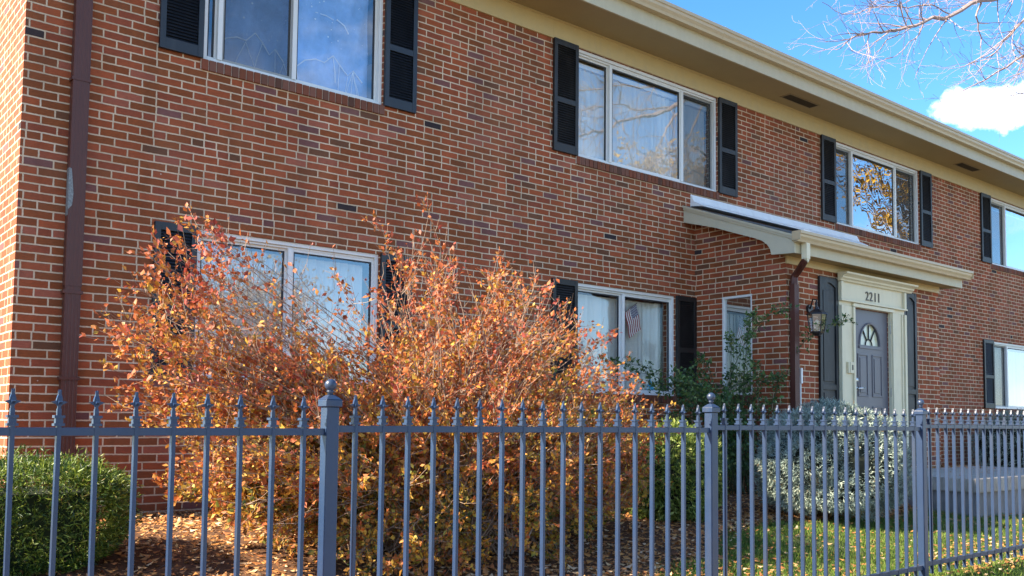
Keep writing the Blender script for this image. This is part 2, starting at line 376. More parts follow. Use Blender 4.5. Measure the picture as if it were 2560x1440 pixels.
tag(MB().box(-40, 60, 1.17, 1.345, GZ0-.28, GZ0-.002).build('kerb', CONC), kind='structure')
tag(MB().quad((-200, -9, GZ0-.14), (200, -9, GZ0-.14), (200, 1.17, GZ0-.14), (-200, 1.17, GZ0-.14)).build('road', paint('asphalt', (.12, .115, .11), .9, .2, .5, .2, 3)), kind='structure')
MULCH = paint('mulch', (.10, .052, .030), 1, .6, 1, .1, 40)
# planting bed against the house, its front edge wavering
nb = 70; V = []; fcs = []
def bed_edge(x): return 4.15 + max(0, min(1, (x-4.6)/2.0))*1.0 + .10*math.sin(x*1.9)+.05*math.sin(x*5.3)
for i in range(nb):
    x = -6+i*(26/(nb-1))
    for j in range(9):
        y = bed_edge(x)+(D-bed_edge(x))*j/8; V.append((x, y, gz(y)+.006+.02*math.sin(j/8*math.pi)))
fcs = [(i*9+j, (i+1)*9+j, (i+1)*9+j+1, i*9+j+1) for i in range(nb-1) for j in range(8)]
me = bpy.data.meshes.new('mulch_bed'); me.from_pydata(V, [], fcs); me.materials.append(MULCH)
o = bpy.data.objects.new('mulch_bed', me); col.objects.link(o); o['kind'] = 'structure'

# ------------------------------------------------------------------ the building
X0 = 1.535                       # left corner
PXL, PXR = 9.316, 13.0           # porch side walls
ZT, ZW0, ZW1 = 4.352, 3.074, 4.352   # wall top = head of upper windows
LZ0, LZ1 = .358, 1.612
BX1 = 34.0
house = empty('brick_building', (X0, D, -.8))
tag(house, 'long two-storey red brick apartment house with dark shutters and cream eaves behind the fence', 'building')
WINS = [  # x0, x1, z0, z1, mullions (x, kind), blind, tall
    dict(x0=2.892, x1=4.655, z0=ZW0, z1=ZW1, mull=[3.047, 3.741], blind='tap', scr=(1,), sh=(2.520, 5.027)),
    dict(x0=7.238, x1=9.780, z0=ZW0, z1=ZW1, mull=[7.813, 9.107], blind='vert', scr=(2,), sh=(6.858, 10.172)),
    dict(x0=12.590, x1=15.175, z0=ZW0, z1=ZW1, mull=[13.128, 14.447], blind='dark', scr=(0, 2), sh=(12.205, 15.565)),
    dict(x0=17.86, x1=20.42, z0=ZW0, z1=ZW1, mull=[18.595, 19.75], blind='dark', scr=(0, 2), sh=(17.45, 20.83)),
    dict(x0=2.892, x1=4.655, z0=LZ0, z1=LZ1, mull=[3.751], blind='vert2', sh=(2.535, 5.027)),
    dict(x0=7.245, x1=8.931, z0=LZ0, z1=LZ1, mull=[8.04], blind='vert3', sh=(6.858, 9.312)),
    dict(x0=17.86, x1=20.42, z0=LZ0, z1=LZ1, mull=[18.541], blind='vert4', scr=(0,), sh=(17.44, 20.83)),
    dict(x0=23.2, x1=25.7, z0=ZW0, z1=ZW1, mull=[23.8, 25.1], blind='dark', sh=(22.8, 26.1)),
    dict(x0=23.2, x1=25.7, z0=LZ0, z1=LZ1, mull=[24.4], blind='dark', sh=(22.8, 26.1)),
]
def holed(mb, u0, u1, z0, z1, holes, mk, depth, inn):
    us = sorted({u0, u1, *[h[0] for h in holes], *[h[1] for h in holes]}); zs = sorted({z0, z1, *[h[2] for h in holes], *[h[3] for h in holes]})
    for a, b in zip(us, us[1:]):
        for c, d in zip(zs, zs[1:]):
            if any(h[0] <= a and b <= h[1] and h[2] <= c and d <= h[3] for h in holes): continue
            mb.quad(mk(a, c, 0), mk(b, c, 0), mk(b, d, 0), mk(a, d, 0))
    for h in holes:
        a, b, c, d = h
        mb.quad(mk(a, c, 0), mk(a, d, 0), mk(a, d, depth), mk(a, c, depth)); mb.quad(mk(b, c, 0), mk(b, d, 0), mk(b, d, depth), mk(b, c, depth))
        mb.quad(mk(a, c, 0), mk(b, c, 0), mk(b, c, depth), mk(a, c, depth)); mb.quad(mk(a, d, 0), mk(b, d, 0), mk(b, d, depth), mk(a, d, depth))
mb = MB()
holes = [(w_['x0'], w_['x1'], w_['z0'], w_['z1']) for w_ in WINS]
holed(mb, X0, BX1, -1.2, 4.62, holes, lambda u, z, t: (u, D+t, z), .2, 0)
# porch walls (the porch front starts 4 mm clear of nothing: it butts the facade)
mbo = MB()
mb.quad((X0, D, -1.2), (X0, D+11, -1.2), (X0, D+11, 4.62), (X0, D, 4.62))
mb.quad((BX1, D, -1.2), (BX1, D+11, -1.2), (BX1, D+11, 4.62), (BX1, D, 4.62)); mb.quad((X0, D+11, -1.2), (BX1, D+11, -1.2), (BX1, D+11, 4.62), (X0, D+11, 4.62))
def nobuild(mb, name, m, parent):
    me = bpy.data.meshes.new(name); me.from_pydata(mb.v, [], mb.f); me.materials.append(m)
    o = bpy.data.objects.new(name, me); col.objects.link(o); o.parent = parent; o.location = -Vector(parent.location); return o
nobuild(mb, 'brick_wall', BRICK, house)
DX0, DX1, DZ0, DZ1 = 10.713, 11.602, -.53, 1.50
SW = (6.91, 7.37, .37, 1.595)      # small side window of the porch: y0,y1,z0,z1
mb = MB()
PZT = 2.02
holed(mb, PXL, PXR, -1.2, PZT, [(DX0, DX1, DZ0, DZ1)], lambda u, z, t: (u, PYF+t, z), .16, 0)
# side walls rise to the underside of the lean-to roof
def roofz(y): return 2.187+.375*(y-6.2)
def side(x, hole, inn):
    if hole:
        a, b, c, d = hole
        mb.quad((x, PYF, -1.2), (x, a, -1.2), (x, a, PZT), (x, PYF, PZT)); mb.quad((x, b, -1.2), (x, D, -1.2), (x, D, PZT), (x, b, PZT))
        mb.quad((x, a, -1.2), (x, b, -1.2), (x, b, c), (x, a, c)); mb.quad((x, a, d), (x, b, d), (x, b, PZT), (x, a, PZT))
        for (p, q) in (((a, c), (b, c)), ((b, c), (b, d)), ((b, d), (a, d)), ((a, d), (a, c))):
            mb.quad((x, *p), (x, *q), (x+inn, *q), (x+inn, *p))
    else: mb.quad((x, PYF, -1.2), (x, D, -1.2), (x, D, PZT), (x, PYF, PZT))
    mb.add([(x, PYF, PZT), (x, D, PZT), (x, D, roofz(D)-.06), (x, PYF, roofz(PYF)-.06)], [(0, 1, 2, 3)])
side(PXL, SW, .12); side(PXR, None, 0)
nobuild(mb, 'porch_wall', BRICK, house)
tw = MB(); tw.box(X0+.02, BX1-.02, D+3.0, D+3.1, -1, 4.6); tw.box(X0+.02, BX1-.02, D+.21, D+3, 1.9, 2.15); tw.box(X0+.02, BX1-.02, D+.21, D+3, -.62, -.5)
for px_ in (5.9, 11.4, 16.6, 22): tw.box(px_, px_+.1, D+.21, D+3, -.5, 4.5)
tw.build('interior_wall', INTER, house)
it = MB(); it.box(PXL+.01, PXR-.01, PYF+1.0, PYF+1.05, -1, 2.0); it.build('interior_wall', INTER, house)

# windows
def add_window(wd):
    x0, x1, z0, z1 = wd['x0'], wd['x1'], wd['z0'], wd['z1']; yf = D+.018; f = .036
    m = MB()
    m.box(x0, x1, yf, yf+.09, z1-f, z1); m.box(x0, x1, yf, yf+.09, z0, z0+f*.7)
    m.box(x0, x0+f, yf+.002, yf+.088, z0+f*.7, z1-f); m.box(x1-f, x1, yf+.002, yf+.088, z0+f*.7, z1-f)
    # second step of the head and the sill track
    m.box(x0+f, x1-f, yf+.022, yf+.08, z1-f-.02, z1-f-.001); m.box(x0+f, x1-f, yf+.02, yf+.08, z0+f*.7+.001, z0+f*.7+.014)
    fr = m.build('window', ALU, house, bevel=.002)
    edges = [x0+f]+wd['mull']+[x1-f]
    za, zb = z0+f*.7+.014, z1-f-.02
    inner_first = True
    for i, (a, b) in enumerate(zip(edges, edges[1:])):
        back = (i % 2 == 0)
        ys = yf+(.050 if back else .026)
        s = MB(); st = .022
        al, ar = a+(0 if i == 0 else (.016)), b-(0 if i == len(edges)-2 else .016)
        s.cur = 0
        s.box(al, al+st, ys, ys+.022, za, zb); s.box(ar-st, ar, ys, ys+.022, za, zb)
        s.box(al+st, ar-st, ys+.001, ys+.021, za, za+st); s.box(al+st, ar-st, ys+.001, ys+.021, zb-st, zb)
        s.cur = 1
        s.box(al+st, al+st+.012, ys+.004, ys+.018, za+st, zb-st); s.box(ar-st-.016, ar-st, ys+.004, ys+.018, za+st, zb-st)
        s.box(al+st+.012, ar-st-.016, ys+.005, ys+.017, zb-st-.014, zb-st)
        s.build('sash', [ALU, GASKET], fr)
        g = MB(); yg = ys+.011
        g.quad((al+st*.5, yg, za+st*.5), (ar-st*.5, yg, za+st*.5), (ar-st*.5, yg, zb-st*.5), (al+st*.5, yg, zb-st*.5))
        g.build('pane', GLASS2 if wd['blind'] == 'dark' else GLASS3 if wd['blind'] == 'vert3' else GLASS, fr)
        if (i in wd.get('scr', ())):
            g = MB(); yg = ys-.004; g.quad((al, yg, za), (ar, yg, za), (ar, yg, zb), (al, yg, zb)); g.build('insect_screen', SCREEN, fr)
    for mx_ in wd['mull']:
        s = MB(); s.box(mx_-.021, mx_+.021, yf+.008, yf+.084, z0+f*.7+.0145, z1-f-.0205); s.build('mullion', ALU, fr, bevel=.002)
    kind = wd['blind']; 
    def slats(xa, xb, step, ang, zt, zb_, yb=D+.165, wv=.085):
        b = MB(); x = xa
        while x < xb:
            a = ang+random.uniform(-.12, .12); dx, dy = math.cos(a)*wv/2, math.sin(a)*wv/2; o_ = random.uniform(-.004, .004)
            pts = [(-1, 0), (-.4, .006), (.4, .006), (1, 0)]
            for p, q in zip(pts, pts[1:]):
                pass
            vs = []
            for t, c in pts:
                vs += [(x+dx*t, yb+dy*t+c+o_, zb_+random.uniform(0, .004)), (x+dx*t, yb+dy*t+c+o_, zt)]
            b.add(vs, [(0, 2, 3, 1), (2, 4, 5, 3), (4, 6, 7, 5)]); x += step
        b.cur = 0
        return b
    if kind == 'vert':
        slats(x0+.08, x1-.08, .078, -.30, z1-.16, z0+.05).build('vertical_blind', BLIND, fr)
        MB().box(x0+.05, x1-.05, D+.13, D+.18, z1-.155, z1-.10).build('blind_rail', WHITE, fr)
    if kind == 'vert2': slats(x0+.07, x1-.07, .082, -.25, z1-.10, z0+.04).build('vertical_blind', BLIND, fr)
    if kind == 'vert3': slats(x0+.05, x1-.16, .076, -.3, z1-.10, z0+.04).build('vertical_blind', BLIND, fr); MB().box(x1-.15, x1-.05, D+.2, D+.215, z0+.05, z1-.08).build('curtain_edge', BLIND, fr)
    if kind == 'vert4':
        slats(x0+.07, x1-.2, .08, -.4, z1-.12, z0+.04).build('vertical_blind', BLIND, fr)
    # rowlock sill: bricks on edge
    s = MB(); m2 = MB(); m2.box(x0-.02, x1+.02, D-.012, D+.018, z0-.092, z0-.005); n = int((x1-x0+.04)/.066); st = (x1-x0+.04)/n
    for i in range(n):
        xx = x0-.02+i*st; j = random.uniform(-.002, .002)
        s.box(xx+.0045, xx+st-.0045, D-.022+j, D+.016, z0-.096, z0-.003+j)
    s.build('brick_sill', SILLB, fr, bevel=.003); m2.build('sill_mortar', MORTAR, fr)
    return fr
def louver_shutter(x0, x1, z0, z1, m, y=D, arch=False):
    mb = MB(); t = .032; a, b = y-.036, y-.036+t; sw = .048
    mb.box(x0, x0+sw, a, b, z0, z1); mb.box(x1-sw, x1, a, b, z0, z1)
    zm = z0+(z1-z0)*.46
    for (p, q) in ((z0, z0+.095), (zm-.03, zm+.03), (z1-.065, z1)): mb.box(x0+sw, x1-sw, a+.0015, b-.0015, p, q)
    for (p, q) in ((z0+.095, zm-.03), (zm+.03, z1-.065)):
        n = int((q-p)/.0262); st = (q-p)/n
        for i in range(n):
            zc = p+(i+.5)*st
            mb.add([(x0+sw, a+.006, zc-.014), (x1-sw, a+.006, zc-.014), (x1-sw, a+.010, zc-.015), (x0+sw, a+.010, zc-.015),
                    (x0+sw, b-.008, zc+.012), (x1-sw, b-.008, zc+.012), (x1-sw, b-.004, zc+.011), (x0+sw, b-.004, zc+.011)],
                   [(0, 1, 5, 4), (3, 2, 6, 7), (0, 1, 2, 3), (4, 5, 6, 7), (0, 4, 7, 3), (1, 5, 6, 2)])
    mb.box(x0+sw*.5, x1-sw*.5, b-.003, b+.002, z0+.02, z1-.02)
    return mb.build('shutter', m, house, bevel=.0015)
SWd = .365
for i, wd in enumerate(WINS):
    add_window(wd)
    l, r = wd['sh']; low = wd['z0'] < 2
    m = NAVY if i in (0, 4) else BLACKS
    zz = (wd['z0']-.004, wd['z1']+.010)
    louver_shutter(l, wd['x0']-.008, *zz, m)
    louver_shutter(wd['x1']+.008, r, *zz, m)

# eave: frieze, soffit, fascia, gutter, roof
EX0, EX1 = X0-.35, BX1+.3
MB().box(EX0+.3, EX1, D-.022, D+.0, 4.354, 4.587).build('frieze_board', CREAM, house)
m_ = MB(); m_.box(EX0+.3, EX1, D-.034, D-.0225, 4.566, 4.586)
for x in (3.2, 6.85, 10.5, 14.1, 17.8): m_.box(x, x+.004, D-.0235, D-.0222, 4.36, 4.56)
m_.build('frieze_trim', CREAM, house)
EY = 7.235
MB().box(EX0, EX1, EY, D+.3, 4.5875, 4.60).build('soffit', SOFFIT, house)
MB().box(EX0, EX1, EY-.022, EY-.0005, 4.570, 4.80).build('fascia', FASC, house)
def k_gutter(mb, x0, x1, yb, z0, z1, d, lip=.008):
    pr = [(yb, z0), (yb-d*.62, z0), (yb-d*.70, z0+(z1-z0)*.22), (yb-d*.86, z0+(z1-z0)*.45), (yb-d*.90, z0+(z1-z0)*.66), (yb-d, z0+(z1-z0)*.74), (yb-d, z1),
          (yb-d+.012, z1), (yb-d+.012, z1-.01), (yb-d+.006, z1-.01), (yb-d+.008, z0+(z1-z0)*.76), (yb-d*.8, z0+(z1-z0)*.62), (yb-d*.6, z0+.008), (yb-.004, z0+.008), (yb-.004, z1), (yb, z1)]
    mb.prism(pr, 'x', x0, x1)
g = MB(); k_gutter(g, EX0, EX1, EY-.023, 4.745, 4.885, .125)
g.box(EX0, EX0+.004, EY-.145, EY-.03, 4.75, 4.88)
gu = g.build('gutter', GUTTER, house)
for sx__ in (6.0, 9.05, 12.1, 15.15, 18.2, 21.2):
    g = MB(); k_gutter(g, sx__, sx__+.05, EY-.0228, 4.7435, 4.8865, .1275); g.build('gutter_joint', GUTTER, gu)
rf = MB()
for k in range(40):
    y = EY-.10+k*.14; z = 4.885+.33*(y-EY+.1); j = random.uniform(-.003, .003)
    for i in range(int((EX1-EX0)/.9)+1):
        xx = EX0+i*.9+(k % 2)*.3
        rf.add([(xx, y, z+.012), (xx+.9, y, z+.012), (xx+.9, y+.17, z+.056), (xx, y+.17, z+.056), (xx, y, z), (xx+.9, y, z)], [(0, 1, 2, 3), (4, 5, 1, 0)])
rf.add([(EX0, EY-.1+5.7, 4.885+.33*5.7), (EX1, EY-.1+5.7, 4.885+.33*5.7), (EX1, D+11.5, 4.9), (EX0, D+11.5, 4.9)], [(0, 1, 2, 3)])
rf.build('roof', SHING, house)
MB().prism([(EY, 4.6), (D+11.5, 4.6), (EY-.1+5.7, 4.84+.33*5.6)], 'x', EX0+.02, EX0+.05).build('gable', CREAM, house)
VX2 = 16.37
for vx, vy in ((11.27, 7.515), (VX2, 7.515), (3.3, 7.5)):
    v = MB(); L, Wd = .36, .09
    v.box(vx-L, vx+L, vy-Wd, vy-Wd+.018, 4.578, 4.587); v.box(vx-L, vx+L, vy+Wd-.018, vy+Wd, 4.578, 4.587)
    v.box(vx-L, vx-L+.02, vy-Wd+.018, vy+Wd-.018, 4.578, 4.587); v.box(vx+L-.02, vx+L, vy-Wd+.018, vy+Wd-.018, 4.578, 4.587)
    vo = v.build('soffit_vent', VENTM, house)
    s = MB(); s.box(vx-L+.02, vx+L-.02, vy-Wd+.018, vy+Wd-.018, 4.5860, 4.5868); s.build('vent_opening', DARKM, vo)
    s = MB()
    for k in range(7):
        yy = vy-Wd+.025+k*.0205; s.box(vx-L+.02, vx+L-.02, yy, yy+.008, 4.578, 4.5855)
    s.build('vent_slat', VENTD, vo)

# corner downspout: corrugated rectangular pipe with straps
def pipe_rect(mb, xc, yc, z0, z1, wx=.105, wy=.075):
    pr = []; n = 4
    for i in range(n):                 # ribbed front
        a = -wx/2+wx*i/n; pr += [(xc+a+.003, yc-wy/2), (xc+a+wx/n*.6, yc-wy/2), (xc+a+wx/n*.75, yc-wy/2+.002), (xc+a+wx/n*.92, yc-wy/2+.002)]
    pr += [(xc+wx/2, yc-wy/2), (xc+wx/2, yc+wy/2), (xc-wx/2, yc+wy/2), (xc-wx/2, yc-wy/2)]
    mb.prism(pr, 'z', z0, z1)
p = MB(); pipe_rect(p, 1.925, D-.045, 1.02, 4.5, .120, .078); pipe_rect(p, 1.925, D-.045, -.72, 1.0195, .112, .072)
dp = p.build('downspout', PIPE, house)
for z in (2.62, .96, .30): MB().box(1.855, 1.995, D-.088, D-.002, z, z+.025).build('pipe_strap', PIPE, dp)
tp = MB(); vv = []
for i in range(9):
    z = 1.62+i*.036; vv += [(1.8615-.0005, D-.086+.012*math.sin(i*1.7), z), (1.8615, D-.012, z), ]
tp.add([(1.862, D-.0862, 1.60), (1.886+.006, D-.0862, 1.64), (1.898, D-.0862, 1.73), (1.890, D-.0862, 1.82), (1.880, D-.0862, 1.92), (1.862, D-.0862, 1.93)], [tuple(range(6))])
tp.add([(1.8632, D-.0862, 1.56), (1.8632, D-.02, 1.56), (1.8632, D-.02, 1.93), (1.8632, D-.0862, 1.93)], [(0, 1, 2, 3)])
tpo = tp.build('tape_patch', paint('silver_tape', (.17, .18, .18), .45, .7, .4, .6, 60, dirt=(.8, (.08, .04, .03))), dp); tpo['label'] = 'torn grey silver tape patch'

# ------------------------------------------------------------------ porch roof
RX0, RX1 = 9.10, 13.18
pr = MB()
ky = [(6.10+k*.125) for k in range(14)]
for k, y in enumerate(ky):
    z = roofz(y)+.0; 
    for i in range(10):
        xx = RX0-.01+i*.41+((k % 3)*.13 if i else 0)
        x2 = min(RX0-.01+(i+1)*.41+(k % 3)*.13, RX1+.01)
        if xx < x2: pr.add([(xx, y, z+.012), (x2, y, z+.012), (x2, y+.15, z+.058), (xx, y+.15, z+.058), (xx, y, z), (x2, y, z)], [(0, 1, 2, 3), (4, 5, 1, 0)])
pr.build('porch_roof', SHING, house)
MB().prism([(D-.002, 2.955), (D-.012, 2.955), (D-.06, 2.86), (D-.20, roofz(D-.20)+.072), (D-.20, roofz(D-.2)+.064), (D-.03, 2.80), (D-.002, 2.80)], 'x', RX0+.13, RX1).build('flashing', FLASH, house)
def rake_poly():
    top0, top1 = (6.16, roofz(6.16)-.004), (D-.001, roofz(D)-.004)
    bot = [(D-.001, 2.575), (7.30, 2.43), (6.95, 2.30), (6.70, 2.21), (6.60, 2.165), (6.53, 2.11), (6.49, 2.05), (6.475, 1.985), (6.16, 1.965)]
    return [top0]+[top1]+bot
for x, name in ((RX0, 'rake_board'), (RX1-.03, 'rake_board')):
    MB().prism(rake_poly(), 'x', x, x+.03).build(name, RAKE, house)
    d_ = -.012 if x == RX0 else .03
    MB().prism([(6.16, roofz(6.16)-.052), (6.16, roofz(6.16)-.006), (D-.001, roofz(D)-.006), (D-.001, roofz(D)-.052)], 'x', x+d_, x+d_+.012-.0002).build('rake_moulding', RAKE, house)
    MB().prism([(6.16, roofz(6.16)-.024), (6.16, roofz(6.16)+.004), (D-.001, roofz(D)+.004), (D-.001, roofz(D)-.024)], 'x', x+(-.024 if x == RX0 else .0425), x+(-.0125 if x == RX0 else .054)).build('drip_edge', RAKE, house)
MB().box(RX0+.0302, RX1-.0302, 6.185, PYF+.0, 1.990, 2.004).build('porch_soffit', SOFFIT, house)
MB().box(PXL-.012, PXR, PYF-.022, PYF-.001, 1.90, 1.989).build('porch_frieze', CREAM, house)
MB().box(RX0+.0302, RX1-.0302, 6.160, 6.184, 1.968, 2.20).build('porch_fascia', FASC, house)
g = MB(); k_gutter(g, RX0-.05, RX1+.10, 6.1595, 2.085, 2.205, .12); g.box(RX0-.054, RX0-.0502, 6.045, 6.155, 2.10, 2.205); g.box(RX1+.1002, RX1+.104, 6.045, 6.155, 2.10, 2.205)
g.build('porch_gutter', GUTTER, house)
MB().box(RX0+.02, RX0+.14, 6.05, 6.16, 2.2055, 2.222).build('gutter_end_flap', FLASH, house)
# gutter outlet (cream) into the brown downspout
ox = RX0+.15
o_ = MB(); o_.prism([(ox-.035, 6.075), (ox+.035, 6.075), (ox+.035, 6.145), (ox-.035, 6.145)], 'z', 1.905, 2.084)
o_.prism([(ox-.03, 1.9045), (ox+.03, 1.9045), (ox, 1.86)], 'y', 6.08, 6.14)
pd = o_.build('gutter_outlet', CREAMD, house)
q = MB(); dpx = PXL+.085
q.tube([(ox, 6.11, 1.90), (ox+.01, 6.15, 1.865), (dpx-.02, 6.30, 1.80), (dpx, 6.365, 1.755), (dpx, 6.372, 1.70), (dpx, 6.372, 1.65)], [.043]*6, 8)
pipe_rect(q, dpx, 6.372, -.78, 1.66, .088, .07)
q.build('porch_downspout', PIPE, house)
c_ = MB(); c_.tube([(9.556, PYF-.02, .64), (9.556, PYF-.02, .30), (9.557, PYF-.02, -.4), (9.556, PYF-.02, -.80)], .012, 8); c_.box(9.54, 9.572, PYF-.045, PYF-.001, .50, .68)
c_.build('conduit', WHITE, house)

# porch side window
sw = MB(); a, b, c, d = SW; f = .03; xx = PXL+.01
sw.box(xx, xx+.06, a, b, d-f, d); sw.box(xx, xx+.06, a, b, c, c+f); sw.box(xx+.001, xx+.059, a, a+f, c+f, d-f); sw.box(xx+.001, xx+.059, b-f, b, c+f, d-f)
swo = sw.build('side_window', ALU, house, bevel=.002)
MB().quad((xx+.03, a+f*.5, c+f*.5), (xx+.03, b-f*.5, c+f*.5), (xx+.03, b-f*.5, d-f*.5), (xx+.03, a+f*.5, d-f*.5)).build('pane', glass_mat('side_glass', (.55, .62, .6), 3.6, base=.28), swo)
s = MB(); ns = 7
for i in range(ns):
    yy = a-.01+i*(b-a+.02)/ns; s.box(PXL-.018, PXL-.001, yy+.004, yy+(b-a+.02)/ns-.004, c-.095, c-.003)
s.build('brick_sill', SILLB, swo)

# door surround
surround = MB(); y1 = PYF-.001
TX0, TX1 = 10.375, 11.966
surround.box(TX0, DX0, PYF-.045, y1, DZ0, 1.505); surround.box(DX1, TX1, PYF-.045, y1, DZ0, 1.505)
surround.box(TX0, TX1, PYF-.040, y1, 1.506, 1.845)
ds_ = surround.build('door_surround', CREAMD, house, bevel=.003)
t = MB()
for (a, b, o) in ((TX0+.0, TX0+.05, .075), (TX0+.07, TX0+.10, .060), (DX0-.055, DX0-.012, .068), (DX1+.012, DX1+.055, .068), (TX1-.10, TX1-.07, .060), (TX1-.05, TX1, .075)):
    t.box(a, b, PYF-o, PYF-.0455, DZ0, 1.50)
t.box(DX0-.055, DX1+.055, PYF-.068, PYF-.0455, 1.5065, 1.55)
t.box(TX0-.012, TX1+.012, PYF-.085, PYF-.0405, 1.556, 1.578)
t.box(TX0, TX0+.05, PYF-.075, PYF-.0405, 1.579, 1.80); t.box(TX1-.05, TX1, PYF-.075, PYF-.0405, 1.579, 1.80)
for x in (TX0+.06, TX1-.06): t.box(x-.004, x+.004, PYF-.046, PYF-.0405, 1.579, 1.80)
t.build('moulding', CREAMD, ds_, bevel=.003)
t = MB(); cr = [(PYF-.0405, 1.805), (PYF-.075, 1.806), (PYF-.085, 1.825), (PYF-.11, 1.84), (PYF-.115, 1.858), (PYF-.14, 1.872), (PYF-.17, 1.885), (PYF-.175, 1.905), (PYF-.0405, 1.905)]
t.prism(cr, 'x', TX0-.03, TX1+.14); t.build('cornice', CREAMD, ds_)
# the house number
def text_mesh(body, size, loc, m, parent, name, ext=.004):
    cu = bpy.data.curves.new(name, 'FONT'); cu.body = body; cu.size = size; cu.extrude = ext; cu.align_x = 'CENTER'; cu.space_character = 1.12
    o = bpy.data.objects.new(name, cu); col.objects.link(o); bpy.context.view_layer.update()
    me = bpy.data.meshes.new_from_object(o.evaluated_get(bpy.context.evaluated_depsgraph_get())); bpy.data.objects.remove(o)
    me.materials.append(m); me.transform(Matrix.Rotation(R_(90), 4, 'X')); me.transform(Matrix.Translation(Vector(loc)))
    o = bpy.data.objects.new(name, me); col.objects.link(o); o.parent = parent; o.location = (0, 0, 0)
    return o
NUM = paint('number_metal', (.10, .085, .07), .5, .1, 0)
for ch, cx_ in zip('2211', (11.02, 11.115, 11.215, 11.305)): text_mesh(ch, .168, (cx_, PYF-.046, 1.615), NUM, ds_, 'house_number')
# intercom
t = MB(); t.box(10.515, 10.545, PYF-.075, PYF-.046, .66, .80); t.box(10.55, 10.635, PYF-.080, PYF-.046, .66, .80); ic = t.build('intercom', CREAMD, house, bevel=.003)
MB().box(10.585, 10.612, PYF-.083, PYF-.0802, .70, .765).build('speaker_grille', paint('grille', (.08, .07, .05), .6), ic)
# the door
yd = PYF+.01
dm = MB()
FXC, FR, FZ = (DX0+DX1)/2, .235, 1.045
pan = [(DX0+.15, FXC-.05, .38, .93), (FXC+.05, DX1-.15, .38, .93), (DX0+.15, FXC-.05, -.40, .26), (FXC+.05, DX1-.15, -.40, .26)]
dm.box(DX0+.002, DX1-.002, yd, yd+.045, DZ0+.002, 1.0)
dm.box(DX0+.002, FXC-FR, yd, yd+.045, 1.0005, DZ1-.002); dm.box(FXC+FR, DX1-.002, yd, yd+.045, 1.0005, DZ1-.002)
K = 14; up = []
for i in range(K+1):
    an = math.pi*i/K; up.append((FXC+FR*math.cos(an), FZ+.02+FR*1.12*math.sin(an)))
poly = [(FXC+FR, DZ1-.002)]+[(FXC+FR, FZ+.02)]+up[1:-1]+[(FXC-FR, FZ+.02), (FXC-FR, DZ1-.002)]
dm.prism(poly, 'y', yd, yd+.045)
dm.box(FXC-FR, FXC+FR, yd, yd+.045, 1.0005, FZ)
door = dm.build('front_door', DOORP, house)
t = MB()
for a, b, c, d in pan:
    e = .022
    t.box(a, b, yd-.010, yd-.0005, d-e, d); t.box(a, b, yd-.010, yd-.0005, c, c+e); t.box(a, a+e, yd-.009, yd-.0005, c+e, d-e); t.box(b-e, b, yd-.009, yd-.0005, c+e, d-e)
    t.box(a+.05, b-.05, yd-.008, yd-.0005, c+.05, d-.05)
t.build('door_panel', DOORP, door, bevel=.004)
t = MB()
ring = [(FXC+(FR+.012)*math.cos(math.pi*i/20), FZ+.0+(FR*1.12+.02)*math.sin(math.pi*i/20)) for i in range(21)]
t.tube([(x, yd-.004, z) for x, z in ring], .014, 6); t.box(FXC-FR-.03, FXC+FR+.03, yd-.014, yd-.0005, FZ-.045, FZ-.012)
t.build('window_moulding', DOORP, door)
gl = MB(); gp = [(FXC+FR*math.cos(math.pi*i/K), FZ+.0+(FR*1.12+.02)*math.sin(math.pi*i/K)) for i in range(K+1)]
gl.add([(x, yd+.022, z) for x, z in gp], [tuple(range(K+1))])
fg = island_mat('leaded_glass', [(0, (.55, .50, .22)), (.5, (.62, .62, .45)), (1, (.5, .55, .5))], .15, spec=.6, noise=(9, 2.0))
gl.build('fan_window', fg, door)
# pale stairwell glow put into the colour of a yellowish panel behind
MB().box(FXC-.5, FXC+.5, yd+.25, yd+.26, .8, 1.6).build('hall_glow_panel', paint('hall_glow_paint', (.75, .66, .36), .8), door)
t = MB()
for an in (R_(52), R_(90), R_(128)):
    ca, sa = math.cos(an), math.sin(an)
    t.tube([(FXC+.075*ca, yd+.012, FZ+.075*sa), (FXC+FR*.99*ca, yd+.012, FZ+FR*1.12*.99*sa)], .009, 5)
t.tube([(FXC+.08*math.cos(math.pi*i/10), yd+.012, FZ+.08*math.sin(math.pi*i/10)) for i in range(11)], .008, 5)
t.build('muntin', DARKM, door)
t = MB(); hx = 10.80
t.tube([(hx, yd-.001, .585), (hx, yd-.03, .585)], .030, 14); t.tube([(hx, yd-.001, .475), (hx, yd-.022, .475)], .030, 14)
t.tube([(hx, yd-.02, .475), (hx, yd-.06, .478), (hx+.03, yd-.066, .482), (hx+.13, yd-.062, .487)], [.012, .012, .012, .009], 8)
t.build('door_handle', SILVER, door, smooth=True)
t = MB()
for z in (1.28, .45, -.35): t.box(DX1-.004, DX1+.012, yd-.052, yd-.04, z-.06, z+.06)
t.build('hinge', SILVER, door)
